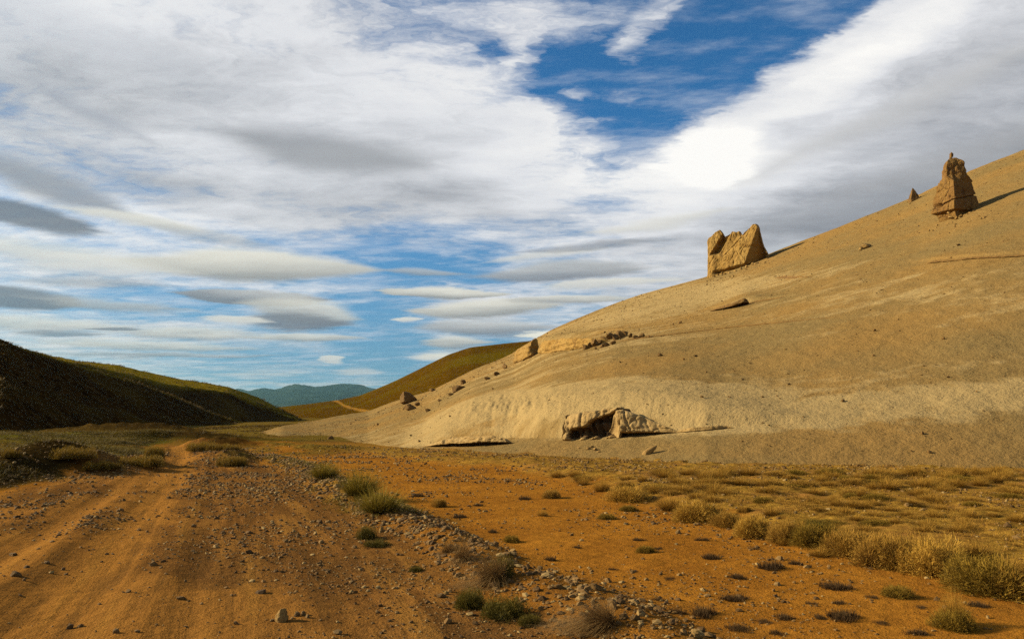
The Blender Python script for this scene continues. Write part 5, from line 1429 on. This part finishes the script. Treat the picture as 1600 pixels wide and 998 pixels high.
# uncountable dry grass: the field, the verge and the meadow
def carpet(name, label, xs, ys, H, mat, seed, per=24, zs=None, wd=0.006):
    r = np.random.default_rng(seed)
    zs = plain_z(xs, ys) if zs is None else zs
    base = [blades(per, 0.16, 0.16, 1.2, 0.3, wd, seed + i, segs=2) for i in range(10)]
    Vs, Fs, Ts, Ss = [], [], [], []; o = 0
    ki = r.integers(0, 10, len(xs))
    for t in range(10):
        m = np.where(ki == t)[0]
        V, F, tp, sh = base[t]
        sc_ = (H[m] / 0.16)[:, None, None]
        P_ = V[None] * sc_ + np.stack([xs[m], ys[m], zs[m] - 0.01], 1)[:, None, :]
        Vs.append(P_.reshape(-1, 3)); Fs.append((F[None] + (np.arange(len(m)) * len(V))[:, None, None]).reshape(-1, 3) + o); o += len(m) * len(V)
        Ts.append(np.tile(tp, len(m))); Ss.append(np.repeat(r.uniform(0, 1, len(m)), len(V)))
    me = make_mesh(name, np.concatenate(Vs), np.concatenate(Fs), False, {'tip': np.concatenate(Ts), 'shade': np.concatenate(Ss)})
    add(name, me, mat, label=label, kind='stuff')
xs, ys, r_ = sample_flat(60000, 8, 48, -12, 38, 701)
rd, trk, bd, bs, lo_ = masks(xs, ys)
g = fbm(xs * 0.5, ys * 0.5, 3, 702)
keep = (r_.uniform(0, 1, len(xs)) < sstep(-0.2, 1.2, bs) * np.clip(0.45 + 1.6 * g, 0.03, 1)) & (xs > -6)
xs, ys = xs[keep][:9000], ys[keep][:9000]
carpet('dry_grass', 'golden dry grass covering the field between bush row and slope', xs, ys, r_.uniform(0.05, 0.13, len(xs)), M_gold, 703)
xs, ys, r_ = sample_flat(60000, 14, 75, -38, -8, 711)
rd, trk, bd, bs, lo_ = masks(xs, ys)
g = fbm(xs * 0.35, ys * 0.35, 3, 712)
keep = r_.uniform(0, 1, len(xs)) < sstep(0.3, 1.8, lo_) * np.clip(0.5 + 1.6 * g, 0.03, 1)
xs, ys = xs[keep][:11000], ys[keep][:11000]
M_mead = plant_mat('meadow_grass', (0.040, 0.026, 0.006, 1), (0.16, 0.115, 0.016, 1), (0.40, 0.29, 0.042, 1), 0.6)
carpet('meadow_grass', 'olive tufted grass on the hummocks left of the road', xs, ys, r_.uniform(0.12, 0.32, len(xs)), M_mead, 713)
xs, ys, r_ = sample_flat(30000, 14, 60, -26, 4, 721)
rd, trk, bd, bs, lo_ = masks(xs, ys)
g = fbm(xs * 0.5, ys * 0.5, 3, 722)
keep = (r_.uniform(0, 1, len(xs)) < sstep(1.2, 0.1, bd) * np.clip(0.25 + 1.8 * g, 0.0, 1)) & (ys > 17)
xs, ys = xs[keep][:2500], ys[keep][:2500]
carpet('verge_grass', 'short yellow grass along the far part of the stony verge', xs, ys, r_.uniform(0.08, 0.2, len(xs)), M_ygreen, 723)

# scrub too far off to count: the valley floor and the two dark hills
r_ = np.random.default_rng(731)
ys = 62 * np.exp(r_.uniform(0, 1.35, 9000)); xs = ys * r_.uniform(-0.42, -0.12, 9000)
g = fbm(xs * 0.06, ys * 0.03, 3, 732)
keep = (r_.uniform(0, 1, 9000) < np.clip(0.35 + 2.0 * g, 0.02, 1)) & (xs > -46)
xs, ys = xs[keep], ys[keep]
carpet('valley_scrub', 'low brown scrub dotting the far valley floor', xs, ys, r_.uniform(0.18, 0.5, len(xs)), M_olive, 733, 20, None, 0.012)
hx_, hy_, hz_ = [], [], []
for h_, n_s, r1 in ((hill_a, 5200, 0.36), (hill_b, 3600, 0.52)):
    i_ = r_.integers(3, int(h_.X.shape[0] * r1), n_s); j_ = r_.integers(10, h_.X.shape[1] - 4, n_s)
    g = fbm(h_.X[i_, j_] * 0.06, h_.Y[i_, j_] * 0.05, 3, 735)
    kp = r_.uniform(0, 1, n_s) < np.clip(0.45 + 2.0 * g, 0.03, 1)
    hx_.append(h_.X[i_, j_][kp]); hy_.append(h_.Y[i_, j_][kp]); hz_.append(h_.Z[i_, j_][kp])
hx_, hy_, hz_ = map(np.concatenate, (hx_, hy_, hz_))
carpet('hill_scrub', 'low scrub covering the dark hills on the left', hx_, hy_, r_.uniform(0.15, 0.5, len(hx_)) * (0.4 + hy_ / 180.0), M_olive, 737, 18, hz_, 0.014)
